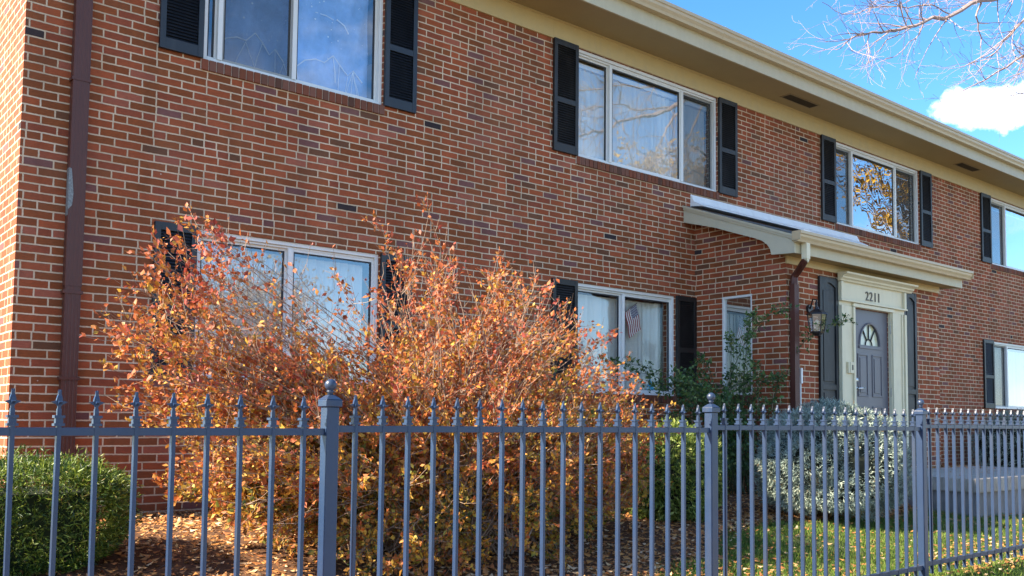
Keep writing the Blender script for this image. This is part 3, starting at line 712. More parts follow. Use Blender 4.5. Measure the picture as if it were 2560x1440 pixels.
# solid raised-panel shutters beside the door
for a, b in ((9.965, 10.366), (11.975, 12.318)):
    t = MB(); z0, z1 = DZ0+.02, 1.825; y0 = PYF-.034
    t.box(a, a+.055, y0, PYF-.002, z0, z1); t.box(b-.055, b, y0, PYF-.002, z0, z1); t.box(a+.055, b-.055, y0+.001, PYF-.003, z0, z0+.1)
    arc = [(a+.055, z1), (a+.055, z1-.12)]+[(a+.055+(b-a-.11)*i/8, z1-.12+.055*math.sin(math.pi*i/8)) for i in range(1, 8)]+[(b-.055, z1-.12), (b-.055, z1)]
    t.prism(arc, 'y', y0+.001, PYF-.003)
    zm = z0+.95; t.box(a+.055, b-.055, y0+.001, PYF-.003, zm, zm+.07)
    t.box(a+.05, b-.05, PYF-.016, PYF-.004, z0+.05, z1-.05)
    for c, d in ((z0+.135, zm-.035), (zm+.105, z1-.165)): t.box(a+.085, b-.085, PYF-.026, PYF-.0165, c, d)
    o = t.build('door_shutter', CHAR, house, bevel=.003)

# concrete stoop: slab, recessed base and a lower step towards the walk
st = empty('concrete_stoop', (10.18, 5.6, -.85)); tag(st, 'grey concrete porch platform with a lower step in front of the grey door', 'stoop')
MB().box(10.18, 13.6, 4.62, PYF-.002, -.70, -.55).build('slab', CONC, st, bevel=.008)
MB().box(10.21, 13.57, 4.66, PYF-.002, -1.1, -.701).build('base', CONCD, st)
MB().box(11.9, 13.6, 4.25, 4.618, -1.15, -.73).build('step', CONC, st, bevel=.008)
tag(MB().box(11.9, 13.6, 2.9, 4.248, -1.3, gz(4.2)+.05).build('walkway', CONC, bevel=.006), kind='structure')

# ------------------------------------------------------------------ wall lantern
lx, ly, lz = 9.60, 6.20, 1.20
lan = empty('wall_lantern', (lx, ly, lz)); tag(lan, 'black carriage lantern on a curled arm, on the brick beside the front door', 'wall lamp')
t = MB(); t.tube([(lx+.17, PYF-.002, lz+.20), (lx+.17, PYF-.03, lz+.20)], .055, 12)
t.tube([(lx+.16, PYF-.03, lz+.20), (lx+.12, PYF-.08, lz+.27), (lx+.07, ly+.1, lz+.30), (lx+.02, ly+.02, lz+.28), (lx, ly, lz+.24), (lx, ly, lz+.19)], .009, 7)
t.tube([(lx+.15, PYF-.04, lz+.15), (lx+.10, PYF-.09, lz+.12), (lx+.08, ly+.07, lz+.19), (lx+.10, ly+.08, lz+.26), (lx+.14, ly+.12, lz+.25)], .006, 6)
t.build('arm', DARKM, lan)
def sq(z0, r0, z1, r1, mb, k=6, rot=0):
    vs = [(lx+r*math.cos(2*math.pi*j/k+rot), ly+r*math.sin(2*math.pi*j/k+rot), z) for z, r in ((z0, r0), (z1, r1)) for j in range(k)]
    mb.add(vs, [(j, (j+1) % k, k+(j+1) % k, k+j) for j in range(k)]+[tuple(range(k)), tuple(range(k, 2*k))])
t = MB(); sq(lz+.10, .125, lz+.115, .120, t); sq(lz+.1152, .115, lz+.165, .04, t); sq(lz+.1652, .03, lz+.195, .02, t); t.build('roof', DARKM, lan)
t = MB(); sq(lz-.12, .075, lz-.10, .085, t); sq(lz-.15, .03, lz-.1202, .06, t)
for j in range(6):
    a = 2*math.pi*j/6; t.tube([(lx+.082*math.cos(a), ly+.082*math.sin(a), lz-.10), (lx+.108*math.cos(a), ly+.108*math.sin(a), lz+.10)], .006, 5)
t.build('cage', DARKM, lan)
t = MB()
for j in range(6):
    a, b = 2*math.pi*j/6, 2*math.pi*(j+1)/6
    t.quad((lx+.079*math.cos(a), ly+.079*math.sin(a), lz-.099), (lx+.079*math.cos(b), ly+.079*math.sin(b), lz-.099), (lx+.105*math.cos(b), ly+.105*math.sin(b), lz+.099), (lx+.105*math.cos(a), ly+.105*math.sin(a), lz+.099))
t.build('glass', LAMPG, lan)
t = MB(); t.lathe((lx, ly, lz-.098), [(.012, 0), (.014, .05), (.03, .09), (.028, .12), (.0, .15)], 10); t.build('bulb', paint('frosted_bulb', (.8, .78, .7), .3), lan)

# ------------------------------------------------------------------ things in the windows
fl = empty('flag', (8.20, D+.105, 1.35)); tag(fl, 'small American flag hanging slanted behind the lower window pane', 'flag')
fm = Matrix.Translation(Vector((8.29, D+.107, 1.44))) @ Matrix.Rotation(R_(62), 4, 'Y')   # local x runs down-left
def flagpt(u, v): # u along fly 0..1 (length .52), v across hoist 0..1 (.27)
    wv = .006*math.sin(u*9)
    # hangs from its short side; hoist edge slants from upper right to lower left
    p0 = Vector((8.335, 0, 1.475)); hv = Vector((-.20, 0, -.125)); fv_ = Vector((.085, 0, -.31))
    p = p0+hv*v+fv_*u; p.y = D+.098+wv; return p
t = [MB(), MB(), MB()]
for i in range(13):
    for k in range(12):
        u0, u1 = k/12, (k+1)/12
        if i >= 6 and u1 <= .42: continue
        v0, v1 = i/13, (i+1)/13
        v0, v1 = 1-v1, 1-v0
        t[0 if i % 2 == 0 else 1].quad(flagpt(u0, v0), flagpt(u1, v0), flagpt(u1, v1), flagpt(u0, v1))
# canton covers the seven stripes next to the pole on its upper side
for k in range(5):
    t[2].quad(flagpt(k/12, 0), flagpt((k+1)/12, 0), flagpt((k+1)/12, 7/13), flagpt(k/12, 7/13))
t[0].build('red_stripes', paint('flag_red', (.30, .02, .03), .8, .05, 0), fl); t[1].build('white_stripes', paint('flag_white', (.75, .74, .72), .8, .05, 0), fl)
t[2].build('canton', paint('flag_blue', (.03, .04, .12), .8, .05, 0), fl)
stm = MB()
for r in range(9):
    for c in range(6 if r % 2 == 0 else 5):
        u = (.035+(c if r % 2 == 0 else c+.5)*.07); v = (r+.8)/9*7/13*.95
        p = flagpt(u, v)
        pts = []
        for q_ in range(10):
            rr = .0085 if q_ % 2 == 0 else .0035; an = math.pi*q_/5; pts.append((p.x+rr*math.sin(an), p.y-.0015, p.z+rr*math.cos(an)))
        stm.add(pts, [tuple(range(10))])
stm.build('stars', paint('star_white', (.7, .7, .72), .8, .05, 0), fl)
t = MB(); t.tube([flagpt(0, -.06), flagpt(0, 1.08)], .004, 6); t.build('stick', DARKM, fl)
toy = MB(); tx, tz = 8.62, LZ0+.045
toy.prism([(tx-.10, tz), (tx+.14, tz), (tx+.06, tz+.06), (tx+.01, tz+.17), (tx-.03, tz+.05)], 'y', D+.13, D+.16)
tag(toy.build('paper_ornament', paint('bright_blue', (.03, .38, .62), .6), bevel=.004), 'bright blue folded ornament standing on the inner sill of the flag window', 'ornament')
# tapestry: blue cloth printed with dots and mountain ridge lines
tap = empty('tapestry', (3.9, D+.16, 3.7)); tag(tap, 'thin blue cloth printed with white mountain lines hung inside the upper left window', 'wall hanging')
nx_, nz_ = 60, 20; V = []
def tapy(x, z): return D+.17+.012*math.sin(x*17+z*3)+.008*math.sin(x*41-z*9)
for j in range(nz_+1):
    for i in range(nx_+1):
        x = 3.08+1.50*i/nx_; z = ZW0+.03+1.2*j/nz_; V.append((x, tapy(x, z), z))
me = bpy.data.meshes.new('cloth'); me.from_pydata(V, [], [(j*(nx_+1)+i, j*(nx_+1)+i+1, (j+1)*(nx_+1)+i+1, (j+1)*(nx_+1)+i) for j in range(nz_) for i in range(nx_)])
TAPM = paint('tapestry_blue', (.26, .40, .70), .8, .45, 0, .2, 3)
me.materials.append(TAPM); o = bpy.data.objects.new('cloth', me); col.objects.link(o); o.parent = tap; o.location = -Vector(tap.location)
ln = MB()
def strip(pts, r=.0035): ln.tube([(x, tapy(x, z)-.006, z) for x, z in pts], r, 4)
for ox_, sx_ in ((3.08, .62), (3.83, .68)):
    ridge = [(ox_, 3.30), (ox_+.12*sx_, 3.38), (ox_+.28*sx_, 3.42), (ox_+.40*sx_, 3.40), (ox_+.55*sx_, 3.50), (ox_+.66*sx_, 3.43), (ox_+.78*sx_, 3.34), (ox_+.86*sx_, 3.40), (ox_+1.0*sx_, 3.30)]
    strip(ridge, .007)
    for k in range(9):
        a = ridge[random.randrange(len(ridge))]; dx = random.uniform(-.10, .10)
        strip([(a[0], a[1]-.01), (a[0]+dx*.4, a[1]-.10), (a[0]+dx*.7, a[1]-.16), (a[0]+dx, a[1]-.26)], .0036)
strip([(4.0, 3.86), (4.12, 3.87), (4.2, 3.85)], .006); strip([(4.24, 3.87), (4.31, 3.82), (4.36, 3.75)], .008)
ln.build('mountain_lines', paint('print_white', (.65, .72, .85), .7, .1, 0), tap)
dt = MB()
for k in range(70):
    x, z = random.uniform(3.1, 4.56), random.uniform(3.45, 4.25); r = random.choice([.003, .004, .004, .006, .009]); y = tapy(x, z)-.005
    dt.add([(x+r*math.cos(a), y, z+r*math.sin(a)) for a in [2*math.pi*i/7 for i in range(7)]], [tuple(range(7))])
dt.build('star_dots', paint('dot_white', (.7, .78, .9), .7, .1, 0), tap)
bx = MB(); bx.box(2.945, 3.03, D+.19, D+.21, 3.70, 4.3); tag(bx.build('cardboard_panel', paint('cardboard', (.40, .29, .18), .8)), 'brown cardboard sheet standing in the narrow end of the upper left window', 'cardboard')

# ------------------------------------------------------------------ iron fence
fence = empty('picket_fence', (1.835, FY, -1.13)); tag(fence, 'blue-grey metal picket fence with spear tips and ball-topped posts along the lawn', 'fence')
posts = [-.575, 1.835, 4.244, 6.655, 9.07, 11.48]; offs = [-.012, 0, .012, .03, .05, .06]
RZ = -.035; BZ = -1.04
def spear(mb, x, z):                       # cross of two flat barbed blades on a neck
    for ax in (0, 1):
        pr = [(-.0045, 0), (-.0045, .029), (-.009, .036), (-.026, .045), (-.010, .049), (-.009, .057), (0, .086), (.009, .057), (.010, .049), (.026, .045), (.009, .036), (.0045, .029), (.0045, 0)]
        if ax == 0: mb.prism([(x+a, z+b) for a, b in pr], 'y', FY-.0055, FY+.0055)
        else: mb.prism([(FY+a*.85, z+b) for a, b in pr], 'x', x-.0052, x+.0052)
    for dz, r in ((-.036, .0165), (-.009, .0165)):
        mb.box(x-r, x+r, FY-r, FY+r, z+dz, z+dz+.009)
    mb.box(x-.0115, x+.0115, FY-.0115, FY+.0115, z-.0268, z-.0092)
    mb.box(x-.0068, x+.0068, FY-.0068, FY+.0068, z+.0002, z+.022)
def post(x, off):
    m = MB(); h = .0275
    m.box(x-h, x+h, FY-h, FY+h, -1.30, .060+off)
    p = m.build('fence_post', FENCE, fence, bevel=.003)
    m = MB(); c = .0365; z = .0605+off
    m.box(x-c, x+c, FY-c, FY+c, z, z+.028)
    m.add([(x-c, FY-c, z+.0282), (x+c, FY-c, z+.0282), (x+c, FY+c, z+.0282), (x-c, FY+c, z+.0282), (x-.014, FY-.014, z+.048), (x+.014, FY-.014, z+.048), (x+.014, FY+.014, z+.048), (x-.014, FY+.014, z+.048)],
          [(0, 1, 5, 4), (1, 2, 6, 5), (2, 3, 7, 6), (3, 0, 4, 7), (4, 5, 6, 7), (0, 1, 2, 3)])
    m.build('post_cap', FENCE, p, bevel=.003)
    m = MB(); z += .0485
    m.lathe((x, FY, z), [(.013, 0), (.010, .008), (.016, .012), (.016, .015), (.011, .018)]+[(max(.0001, .0245*math.sin(a)), .040-.0245*math.cos(a)) for a in [R_(25+i*(155/9)) for i in range(10)]], 16)
    m.build('ball_finial', FENCE, p, smooth=True)
for x, o in zip(posts, offs): post(x, o)
_lean = {}
def SH(x):      # each picket leans a hair
    k = round(x, 5)
    if k not in _lean: _lean[k] = Matrix.Translation(Vector((x, FY, -1.0))) @ Matrix.Rotation(random.gauss(0, .0022), 4, 'Y') @ Matrix.Translation(Vector((-x, -FY, 1.0)))
    return _lean[k]
for i in range(5):
    a, b, o = posts[i]+.028, posts[i+1]-.028, (offs[i]+offs[i+1])/2
    n = 18; pitch = (b-a)/(n+.4)
    m = MB(); m.box(a, b, FY-.0125, FY+.0125, RZ-.014+o, RZ+.014+o); m.build('top_rail', FENCE, fence, bevel=.0015)
    m = MB(); m.box(a, b, FY-.0125, FY+.0125, BZ-.016+o, BZ+.016+o); m.build('bottom_rail', FENCE, fence, bevel=.0015)
    for k in range(n):
        x = a+(k+.7)*pitch; m = MB(); r = .0069
        x += random.uniform(-.0018, .0018)
        m.box(x-r, x+r, FY-.0142, FY+.0085, -1.115+o, -.0168+o, SH(x))
        pk = m.build('picket', FENCE, fence)
        m = MB(); spear(m, x, .020+o-.0005); m.v = [tuple(SH(x) @ Vector(v)) for v in m.v]; m.build('spear_tip', FENCE, pk)

# ------------------------------------------------------------------ plants
def bez(a, c, b, n):
    t = np.linspace(0, 1, n)[:, None]; return (1-t)**2*a+2*t*(1-t)*c+t*t*b
def poly_in(p, poly):
    x, y = p; ins = False; n = len(poly)
    for i in range(n):
        x1, y1 = poly[i]; x2, y2 = poly[(i+1) % n]
        if (y1 > y) != (y2 > y) and x < (x2-x1)*(y-y1)/(y2-y1)+x1: ins = not ins
    return ins
# the big orange shrub: its outline as it stands in the plane Y = 5.5
BYC = 5.55
OUT = [(300, 1040), (262, 960), (255, 830), (330, 740), (372, 690), (430, 600), (455, 560), (500, 555), (525, 545), (545, 600), (600, 620), (700, 655), (800, 640), (900, 640), (945, 585), (985, 510), (1030, 505), (1070, 565),
       (1130, 600), (1180, 650), (1230, 640), (1290, 680), (1370, 760), (1430, 800), (1480, 880), (1560, 960), (1610, 1030), (1600, 1180), (1560, 1260), (1480, 1340), (1330, 1400), (1100, 1440), (880, 1440), (760, 1370), (650, 1330), (560, 1290), (450, 1230), (425, 1120), (350, 1060)]
OUTW = [(at(a, b, BYC).x, at(a, b, BYC).z) for a, b in OUT]
def dens(px, py):       # thin where the photo shows the window through it
    if 560 < px < 930 and py < 870: return .25
    if py < 640 and px > 900: return .34
    if py < 640: return .65
    if px < 520 and py < 1100: return 1.15
    if 930 <= px < 1100 and py < 860: return .8
    return 1.0
shrub = empty('autumn_shrub', (3.9, BYC, gz(BYC)))
tag(shrub, 'huge orange and red autumn shrub of arching twigs in front of the lower left window', 'shrub', None)
sb = MB(); LP = []; LD = []
xs_ = [p[0] for p in OUTW]; zs_ = [p[1] for p in OUTW]
def world_px(v):
    v = Vector(v); d = v.dot(FW); return PX+F_*v.dot(RT2)/d, PY-F_*v.dot(UP2)/d
tips = []
while len(tips) < 900:
    x, z = random.uniform(min(xs_), max(xs_)), random.uniform(min(zs_), max(zs_))
    if not poly_in((x, z), OUTW): continue
    px, py = world_px((x, BYC, z))
    if random.random() > dens(px, py)*(1.0 if py > 1000 else .64): continue
    hw = (max(xs_)-min(xs_))/2; cx = (max(xs_)+min(xs_))/2
    e = max(.25, 1-((x-cx)/hw)**2)**.5; zn = (z-min(zs_))/(max(zs_)-min(zs_))
    yy = BYC+random.uniform(-1, 1)*(1.15*e)*(.55+.45*math.sin(math.pi*min(1, zn+.15)))
    # keep the outline: shift so that the tip lands on the same line of sight
    sc = yy/BYC
    tips.append((x*(.5+.5*sc), yy, z*(.3+.7*sc)))
nlobe = len(tips)
while len(tips) < nlobe+50:        # the fuller left half
    p = at(random.uniform(300, 560), random.uniform(590, 960), BYC)
    if not poly_in((p.x, p.z), OUTW): continue
    yy = BYC+random.uniform(-.5, .5); tips.append((p.x*(.5+.5*yy/BYC), yy, p.z))
skirt = len(tips)
while len(tips) < skirt+640:
    a = random.uniform(0, 2*math.pi); rr = math.sqrt(random.uniform(.15, 1))
    x = 3.95+1.95*rr*math.cos(a)*(1.0 if math.cos(a) < 0 else .9); yy = 5.6+1.0*rr*math.sin(a)
    zt_ = random.uniform(gz(yy)+.05, 0.0); ex, ey = world_px((x, yy, zt_))
    if ey > 1225+(ex-430)*.46 or ey > 1225+(1640-ex)*.6: continue
    tips.append((x, yy, zt_))
for it_, (tx_, ty_, tz_) in enumerate(tips):
    base = np.array([3.95+random.gauss(0, .30), 5.6+random.gauss(0, .22), -.9])
    tip = np.array([tx_, ty_, tz_]); h = tip-base
    ctrl = base+h*np.array([.32, .32, .72])+np.array([random.gauss(0, .08), random.gauss(0, .08), random.gauss(0, .05)])
    low_tip = it_ >= skirt
    if tz_ < -.35: ctrl = base+h*np.array([.45, .45, .5])+np.array([0, 0, .42])
    L = float(np.linalg.norm(h)); n = 9
    pts = bez(base, ctrl, tip, n); pts[1:-1] += rng.normal(size=(n-2, 3))*.012
    r0 = .0036+.004*random.random()
    if True: sb.tube(pts, np.linspace(r0, .0012, n), 4, False)
    # side twigs in the outer part
    nt_ = int(L*(16 if low_tip else 7))
    for k in range(nt_):
        t = 1-random.random()**1.3*(.60 if low_tip else .70)
        i = min(n-2, int(t*(n-1))); f = t*(n-1)-i; q0 = pts[i]*(1-f)+pts[i+1]*f
        dd = (pts[i+1]-pts[i]); dd /= np.linalg.norm(dd); dv = dd*.7+rng.normal(size=3)*.55+np.array([0, 0, .25]); dv /= np.linalg.norm(dv)
        l = random.uniform(.06, .24); q1 = q0+dv*l*.5+rng.normal(size=3)*.008; q2 = q0+dv*l+np.array([0, 0, .02])
        sb.tube([q0, q1, q2], [.0018, .0014, .0008], 3, False)
        ppx, ppy = world_px(q1)
        nl = int(l*(85 if ppy > 1000 else 78 if ppy > 860 else 56)*(1.2 if ppx < 540 and ppy < 1050 else 1)*random.uniform(.5, 1.3))
        cl = math.sin(q1[0]*8.5+q1[1]*3)*math.sin(q1[2]*8+1)+.6*math.sin(q1[1]*9+q1[2]*4)
        nl = int(nl*(1.5 if cl > .15 else .85 if cl > -.35 else .35))
        if ppy < 880 and 560 < ppx < 920: nl = int(nl*.5)
        for m_ in range(nl):
            s_ = random.random(); LP.append((q0*(1-s_)+q2*s_)+rng.normal(size=3)*.010); LD.append(dv+rng.normal(size=3)*.5)
sb.build('branches', paint('shrub_twig', (.26, .18, .13), .75, .5, .2, .3, 25), shrub)
LP = np.array(LP); LD = np.array(LD); print('leaves', len(LP))
if len(LP) > 210000: k = rng.permutation(len(LP))[:210000]; LP = LP[k]; LD = LD[k]
ORG = island_mat('autumn_leaf', [(0, (.06, .08, .018)), (.04, (.16, .15, .03)), (.08, (.12, .15, .03)), (.11, (.52, .38, .05)), (.18, (.26, .16, .03)), (.24, (.58, .36, .05)), (.36, (.52, .23, .04)), (.45, (.22, .09, .025)), (.52, (.46, .14, .035)), (.66, (.48, .125, .045)), (.76, (.24, .065, .03)), (.86, (.38, .07, .045)), (1, (.20, .04, .035))],
                 .55, .28, .35, noise=(2.6, 1.15), zgrad=(-.9, 1.2, .02, .40), amp=.54)
leaves('foliage', LP, .0315, ORG, shrub, direc=LD, asp=.62)

# clipped yew hedge at the left
def hedge_pts(n, x0, x1, y0, y1, z0, z1, rnd=.14):
    P = []; Dn = []
    while len(P) < n:
        f = random.random(); u = random.random(); v = random.random()
        if f < .34: p = (x0+(x1-x0)*u, y0, z0+(z1-z0)*v); d = (0, -1, .3)
        elif f < .50: p = (x1, y0+(y1-y0)*u, z0+(z1-z0)*v); d = (1, 0, .3)
        elif f < .56: p = (x0, y0+(y1-y0)*u, z0+(z1-z0)*v); d = (-1, 0, .3)
        elif f < .62: p = (x0+(x1-x0)*u, y1, z0+(z1-z0)*v); d = (0, 1, .3)
        else: p = (x0+(x1-x0)*u, y0+(y1-y0)*v, z1); d = (0, 0, 1)
        p = np.array(p)
        # round the shoulders and taper towards the foot
        cx, cy, cz = (x0+x1)/2, (y0+y1)/2, (z0+z1)/2
        q = (p-np.array([cx, cy, cz]))/np.array([(x1-x0)/2, (y1-y0)/2, (z1-z0)/2])
        rr = (np.abs(q)**4.2).sum()**(1/4.2); q = q/max(rr, 1e-6)
        tp_ = 1-.16*max(0, -q[2]); q = q*np.array([tp_, tp_, 1])
        bump = 1+.035*math.sin(p[0]*7+p[1]*5)+.02*math.sin(p[0]*19+p[2]*13)
        p = np.array([cx, cy, cz])+q*np.array([(x1-x0)/2, (y1-y0)/2, (z1-z0)/2])*bump
        inn = random.gauss(.03, .04); p = p-np.array(d)*inn
        P.append(p); Dn.append(d)
    return np.array(P), np.array(Dn, float)
def sprig_cloud(name, P, Dn, k, ln_, wd_, m, parent, spread=.6):
    """each point carries k needle-like leaves fanning out"""
    PP = np.repeat(P, k, 0)+rng.normal(size=(len(P)*k, 3))*ln_*.35; DD = np.repeat(Dn, k, 0)+rng.normal(size=(len(P)*k, 3))*spread
    return leaves(name, PP, ln_, m, parent, direc=DD, asp=wd_, fold=.15)
HG = island_mat('yew_leaf', [(0, (.015, .038, .006)), (.35, (.038, .080, .010)), (.7, (.15, .22, .025)), (.95, (.28, .33, .05)), (1, (.30, .22, .08))], .45, .2, .4, noise=(6, .5))
hedge = empty('clipped_hedge', (.8, 6.2, gz(6.2))); tag(hedge, 'low square clipped green hedge at the brick corner, left of the orange shrub', 'hedge')
P_, D_ = hedge_pts(12000, -.6, 1.90, 5.60, 6.75, -.92, -.255)
sprig_cloud('foliage', P_, D_, 6, .030, .20, HG, hedge)
core = MB(); core.box(-.40, 1.62, 5.84, 6.52, -.9, -.42); core.build('dark_core', paint('hedge_core', (.02, .03, .010), 1, .3, 0), hedge)  # solid core: the shade between the leaves is put into its dark colour

def ball_shrub(name, label, cat, c, r, n, k, ln_, wd_, m, zflat=-.4, lump=.12, shaggy=.06, core_m=None, spread=.6):
    o = empty(name, (c[0], c[1], gz(c[1]))); tag(o, label, cat)
    d = unit(rng.normal(size=(n, 3))); d[:, 2] = np.where(d[:, 2] < zflat, zflat*rng.random(n), d[:, 2])
    b = 1+lump*(np.sin(d[:, 0]*7+c[0])*np.sin(d[:, 2]*6+1)+.6*np.sin(d[:, 1]*11+d[:, 0]*9))
    P = np.array(c)+d*np.array(r)*b[:, None]*(1-np.abs(rng.normal(size=(n, 1)))*shaggy)
    sprig_cloud('foliage', P, d, k, ln_, wd_, m, o, spread)
    cm = MB(); K_ = 14
    cm.lathe(c, [(r[0]*.82*math.cos(a), r[2]*.82*math.sin(a)) for a in [R_(-60+i*150/9) for i in range(10)]]+[(.001, r[2]*.82)], K_)
    cm.build('dark_core', core_m or paint('shrub_core', (.010, .014, .008), 1, .3, 0), o)  # near-black filler whose colour stands in for the shaded inside of the shrub
    return o
SPR = island_mat('spruce_needle', [(0, (.06, .095, .088)), (.3, (.16, .22, .20)), (.7, (.34, .42, .37)), (.97, (.52, .58, .48)), (1, (.24, .15, .07))], .55, .1, .35, noise=(5, .5))
ball_shrub('blue_spruce', 'round silvery blue dwarf spruce in front of the grey door', 'shrub', (8.33, 5.22, -.37), (.80, .66, .57), 6500, 14, .034, .15, SPR, zflat=-.85, lump=.10, spread=.75)
ARB = island_mat('arborvitae_leaf', [(0, (.05, .09, .015)), (.4, (.13, .19, .035)), (.8, (.26, .32, .07)), (1, (.36, .38, .11))], .5, .25, .35, noise=(5, .5))
ball_shrub('yellow_green_shrub', 'upright yellow-green evergreen shrub under the flag window', 'shrub', (6.62, 5.85, -.47), (.50, .46, .46), 4200, 5, .045, .3, ARB, zflat=-.95, lump=.10)
ball_shrub('blue_spruce', 'dark blue-green spruce at the right edge beyond the stoop', 'shrub', (16.8, 7.0, -.35), (.75, .6, .62), 2200, 8, .05, .12, SPR, zflat=-.9)

# climbing rose: arching leafy canes by the porch side wall
rose = empty('rose_bush', (9.0, 6.95, gz(6.95))); tag(rose, 'dark green rose bush with long arching canes by the porch side window', 'shrub')
rb = MB(); RP = []; RD = []
arch = [((1490, 905), 6.9), ((1560, 930), 6.8), ((1600, 975), 6.9), ((1890, 790), 6.0), ((1980, 775), 5.95), ((2130, 805), 5.85), ((1830, 850), 6.6), ((1870, 900), 6.5), ((1960, 940), 6.1), ((1700, 930), 6.9), ((1740, 900), 6.9), ((1940, 1010), 6.0)]
tips = [(np.array(at(a[0], a[1], y)), 1) for a, y in arch]
for i in range(48):
    p = at(random.uniform(1650, 1930), random.uniform(930, 1180), random.uniform(6.3, 7.2)); tips.append((np.array(p), 0))
for tip, ar in tips:
    base = np.array([8.95+random.gauss(0, .16), 6.85+random.gauss(0, .15), -.85]); h = tip-base
    ctrl = base+h*np.array([.3, .3, 1.0])+np.array([0, 0, .12 if ar else .05])
    L = np.linalg.norm(h); n = 12; pts = bez(base, ctrl, tip, n); rb.tube(pts, np.linspace(.006, .0018, n), 4, False)
    for k in range(int(L*(26 if ar else 34))):
        t = 1-random.random()*(.62 if ar else .75); i = min(n-2, int(t*(n-1))); f = t*(n-1)-i; q0 = pts[i]*(1-f)+pts[i+1]*f
        dv = rng.normal(size=3); dv[2] += .3; dv /= np.linalg.norm(dv); l = random.uniform(.05, .13)
        q1 = q0+dv*l; rb.tube([q0, q1], [.0015, .001], 3, False)
        for m_ in range(random.randint(3, 6)): RP.append(q0+(q1-q0)*random.uniform(.3, 1)+rng.normal(size=3)*.01); RD.append(dv+rng.normal(size=3)*.7)
rb.build('canes', paint('rose_cane', (.05, .07, .03), .6, .3, 0), rose)
leaves('foliage', np.array(RP), .036, island_mat('rose_leaf', [(0, (.02, .055, .018)), (.5, (.055, .12, .03)), (.85, (.11, .19, .05)), (1, (.24, .26, .08))], .4, .25, .4, noise=(4, .4)), rose, direc=np.array(RD), asp=.6)

# ------------------------------------------------------------------ bare tree whose limbs hang into the sky at the right
tree = empty('bare_tree', (20.3, 1.75, gz(3.0))); tag(tree, 'bare pale-barked tree reaching leafless limbs in from the upper right', 'tree')
tr = MB()
trunk = [np.array(p) for p in ((20.3, 1.75, -1.3), (20.3, 1.8, 1), (20.35, 1.95, 3), (20.2, 2.3, 4.6), (19.6, 2.8, 6.4))]
tr.tube(trunk, [.28, .24, .20, .16, .11], 12)
tr.build('trunk', PALEB, tree)
lb = MB()
YT = 5.2
def limb(pxs, y0, y1, r0, r1):
    n = len(pxs); return [np.array(at(p[0], p[1], y0+(y1-y0)*i/(n-1))) for i, p in enumerate(pxs)], np.linspace(r0, r1, n)
limbs = [
 ([(2900, -330), (2760, -140), (2640, -50), (2560, -15), (2450, 0), (2380, 38), (2310, 55), (2250, 74), (2180, 80), (2130, 95), (2090, 125)], 4.4, 5.6, .045, .004),
 ([(2450, 0), (2440, 40), (2452, 90), (2450, 120)], 4.9, 5.0, .014, .004),
 ([(2640, -50), (2580, 30), (2540, 70), (2500, 120), (2460, 150), (2400, 170)], 4.7, 5.2, .02, .003),
 ([(2760, -140), (2680, 60), (2600, 120), (2540, 150), (2470, 195), (2420, 220), (2350, 255)], 4.5, 5.3, .022, .003),
 ([(2310, 55), (2290, 95), (2240, 140), (2200, 155)], 5.2, 5.5, .008, .003),
 ([(2380, 38), (2330, 12), (2270, 20), (2200, 15), (2150, 32), (2105, 35), (2055, 5)], 5.1, 5.6, .009, .003),
 ([(2250, 74), (2210, 110), (2180, 150), (2150, 178)], 5.3, 5.6, .007, .002),
 ([(2700, 100), (2640, 150), (2590, 175), (2545, 185), (2480, 225)], 4.6, 5.1, .014, .003),
 ([(2700, 180), (2640, 215), (2580, 225), (2520, 240), (2460, 255)], 4.6, 5.1, .012, .003),
 ([(2640, -50), (2540, -40), (2440, -60), (2330, -40), (2260, -10), (2200, 12)], 4.6, 5.3, .02, .004),
 ([(2760, -140), (2640, -120), (2480, -130), (2330, -110), (2200, -60), (2100, -20)], 4.4, 5.4, .025, .004),
]
def twigs(pts, r, lvl):
    n = len(pts); L = sum(np.linalg.norm(pts[i+1]-pts[i]) for i in range(n-1))
    cnt = int(L*(6 if lvl == 0 else 6 if lvl == 1 else 5)*random.uniform(.8, 1.2))
    for k in range(cnt):
        t = .12+.88*random.random(); i = min(n-2, int(t*(n-1))); f = t*(n-1)-i; q0 = pts[i]*(1-f)+pts[i+1]*f; rr = (r[i]*(1-f)+r[i+1]*f)
        dd = pts[i+1]-pts[i]; dd /= np.linalg.norm(dd); dv = dd*.9+rng.normal(size=3)*.55+np.array([0, 0, -.12]); dv /= np.linalg.norm(dv)
        l = (.75 if lvl == 0 else .38 if lvl == 1 else .18)*random.uniform(.5, 1.2); m = 6
        q = [q0]; 
        for j in range(1, m):
            dv = dv+rng.normal(size=3)*.18+np.array([0, 0, .03]); dv /= np.linalg.norm(dv); q.append(q[-1]+dv*l/(m-1))
        ex, ey = world_px(q[-1])
        if ey > 120+.44*(ex-1920)-14: continue
        ra = np.linspace(min(rr*.65, .008 if lvl == 0 else .0045), .0014, m); lb.tube(q, ra, 4, False)
        if lvl < 2: twigs(q, ra, lvl+1)
for pxs, a, b, r0, r1 in limbs:
    pts, ra = limb(pxs, a, b, r0, r1)
    # smooth resample with jitter
    out = []; rr = []
    for i in range(len(pts)-1):
        for j in range(3): out.append(pts[i]*(1-j/3)+pts[i+1]*(j/3)+(rng.normal(size=3)*.012 if j else 0)); rr.append(ra[i]*(1-j/3)+ra[i+1]*(j/3))
    out.append(pts[-1]); rr.append(ra[-1]); lb.tube(out, rr, 6, False); twigs(out, rr, 0)
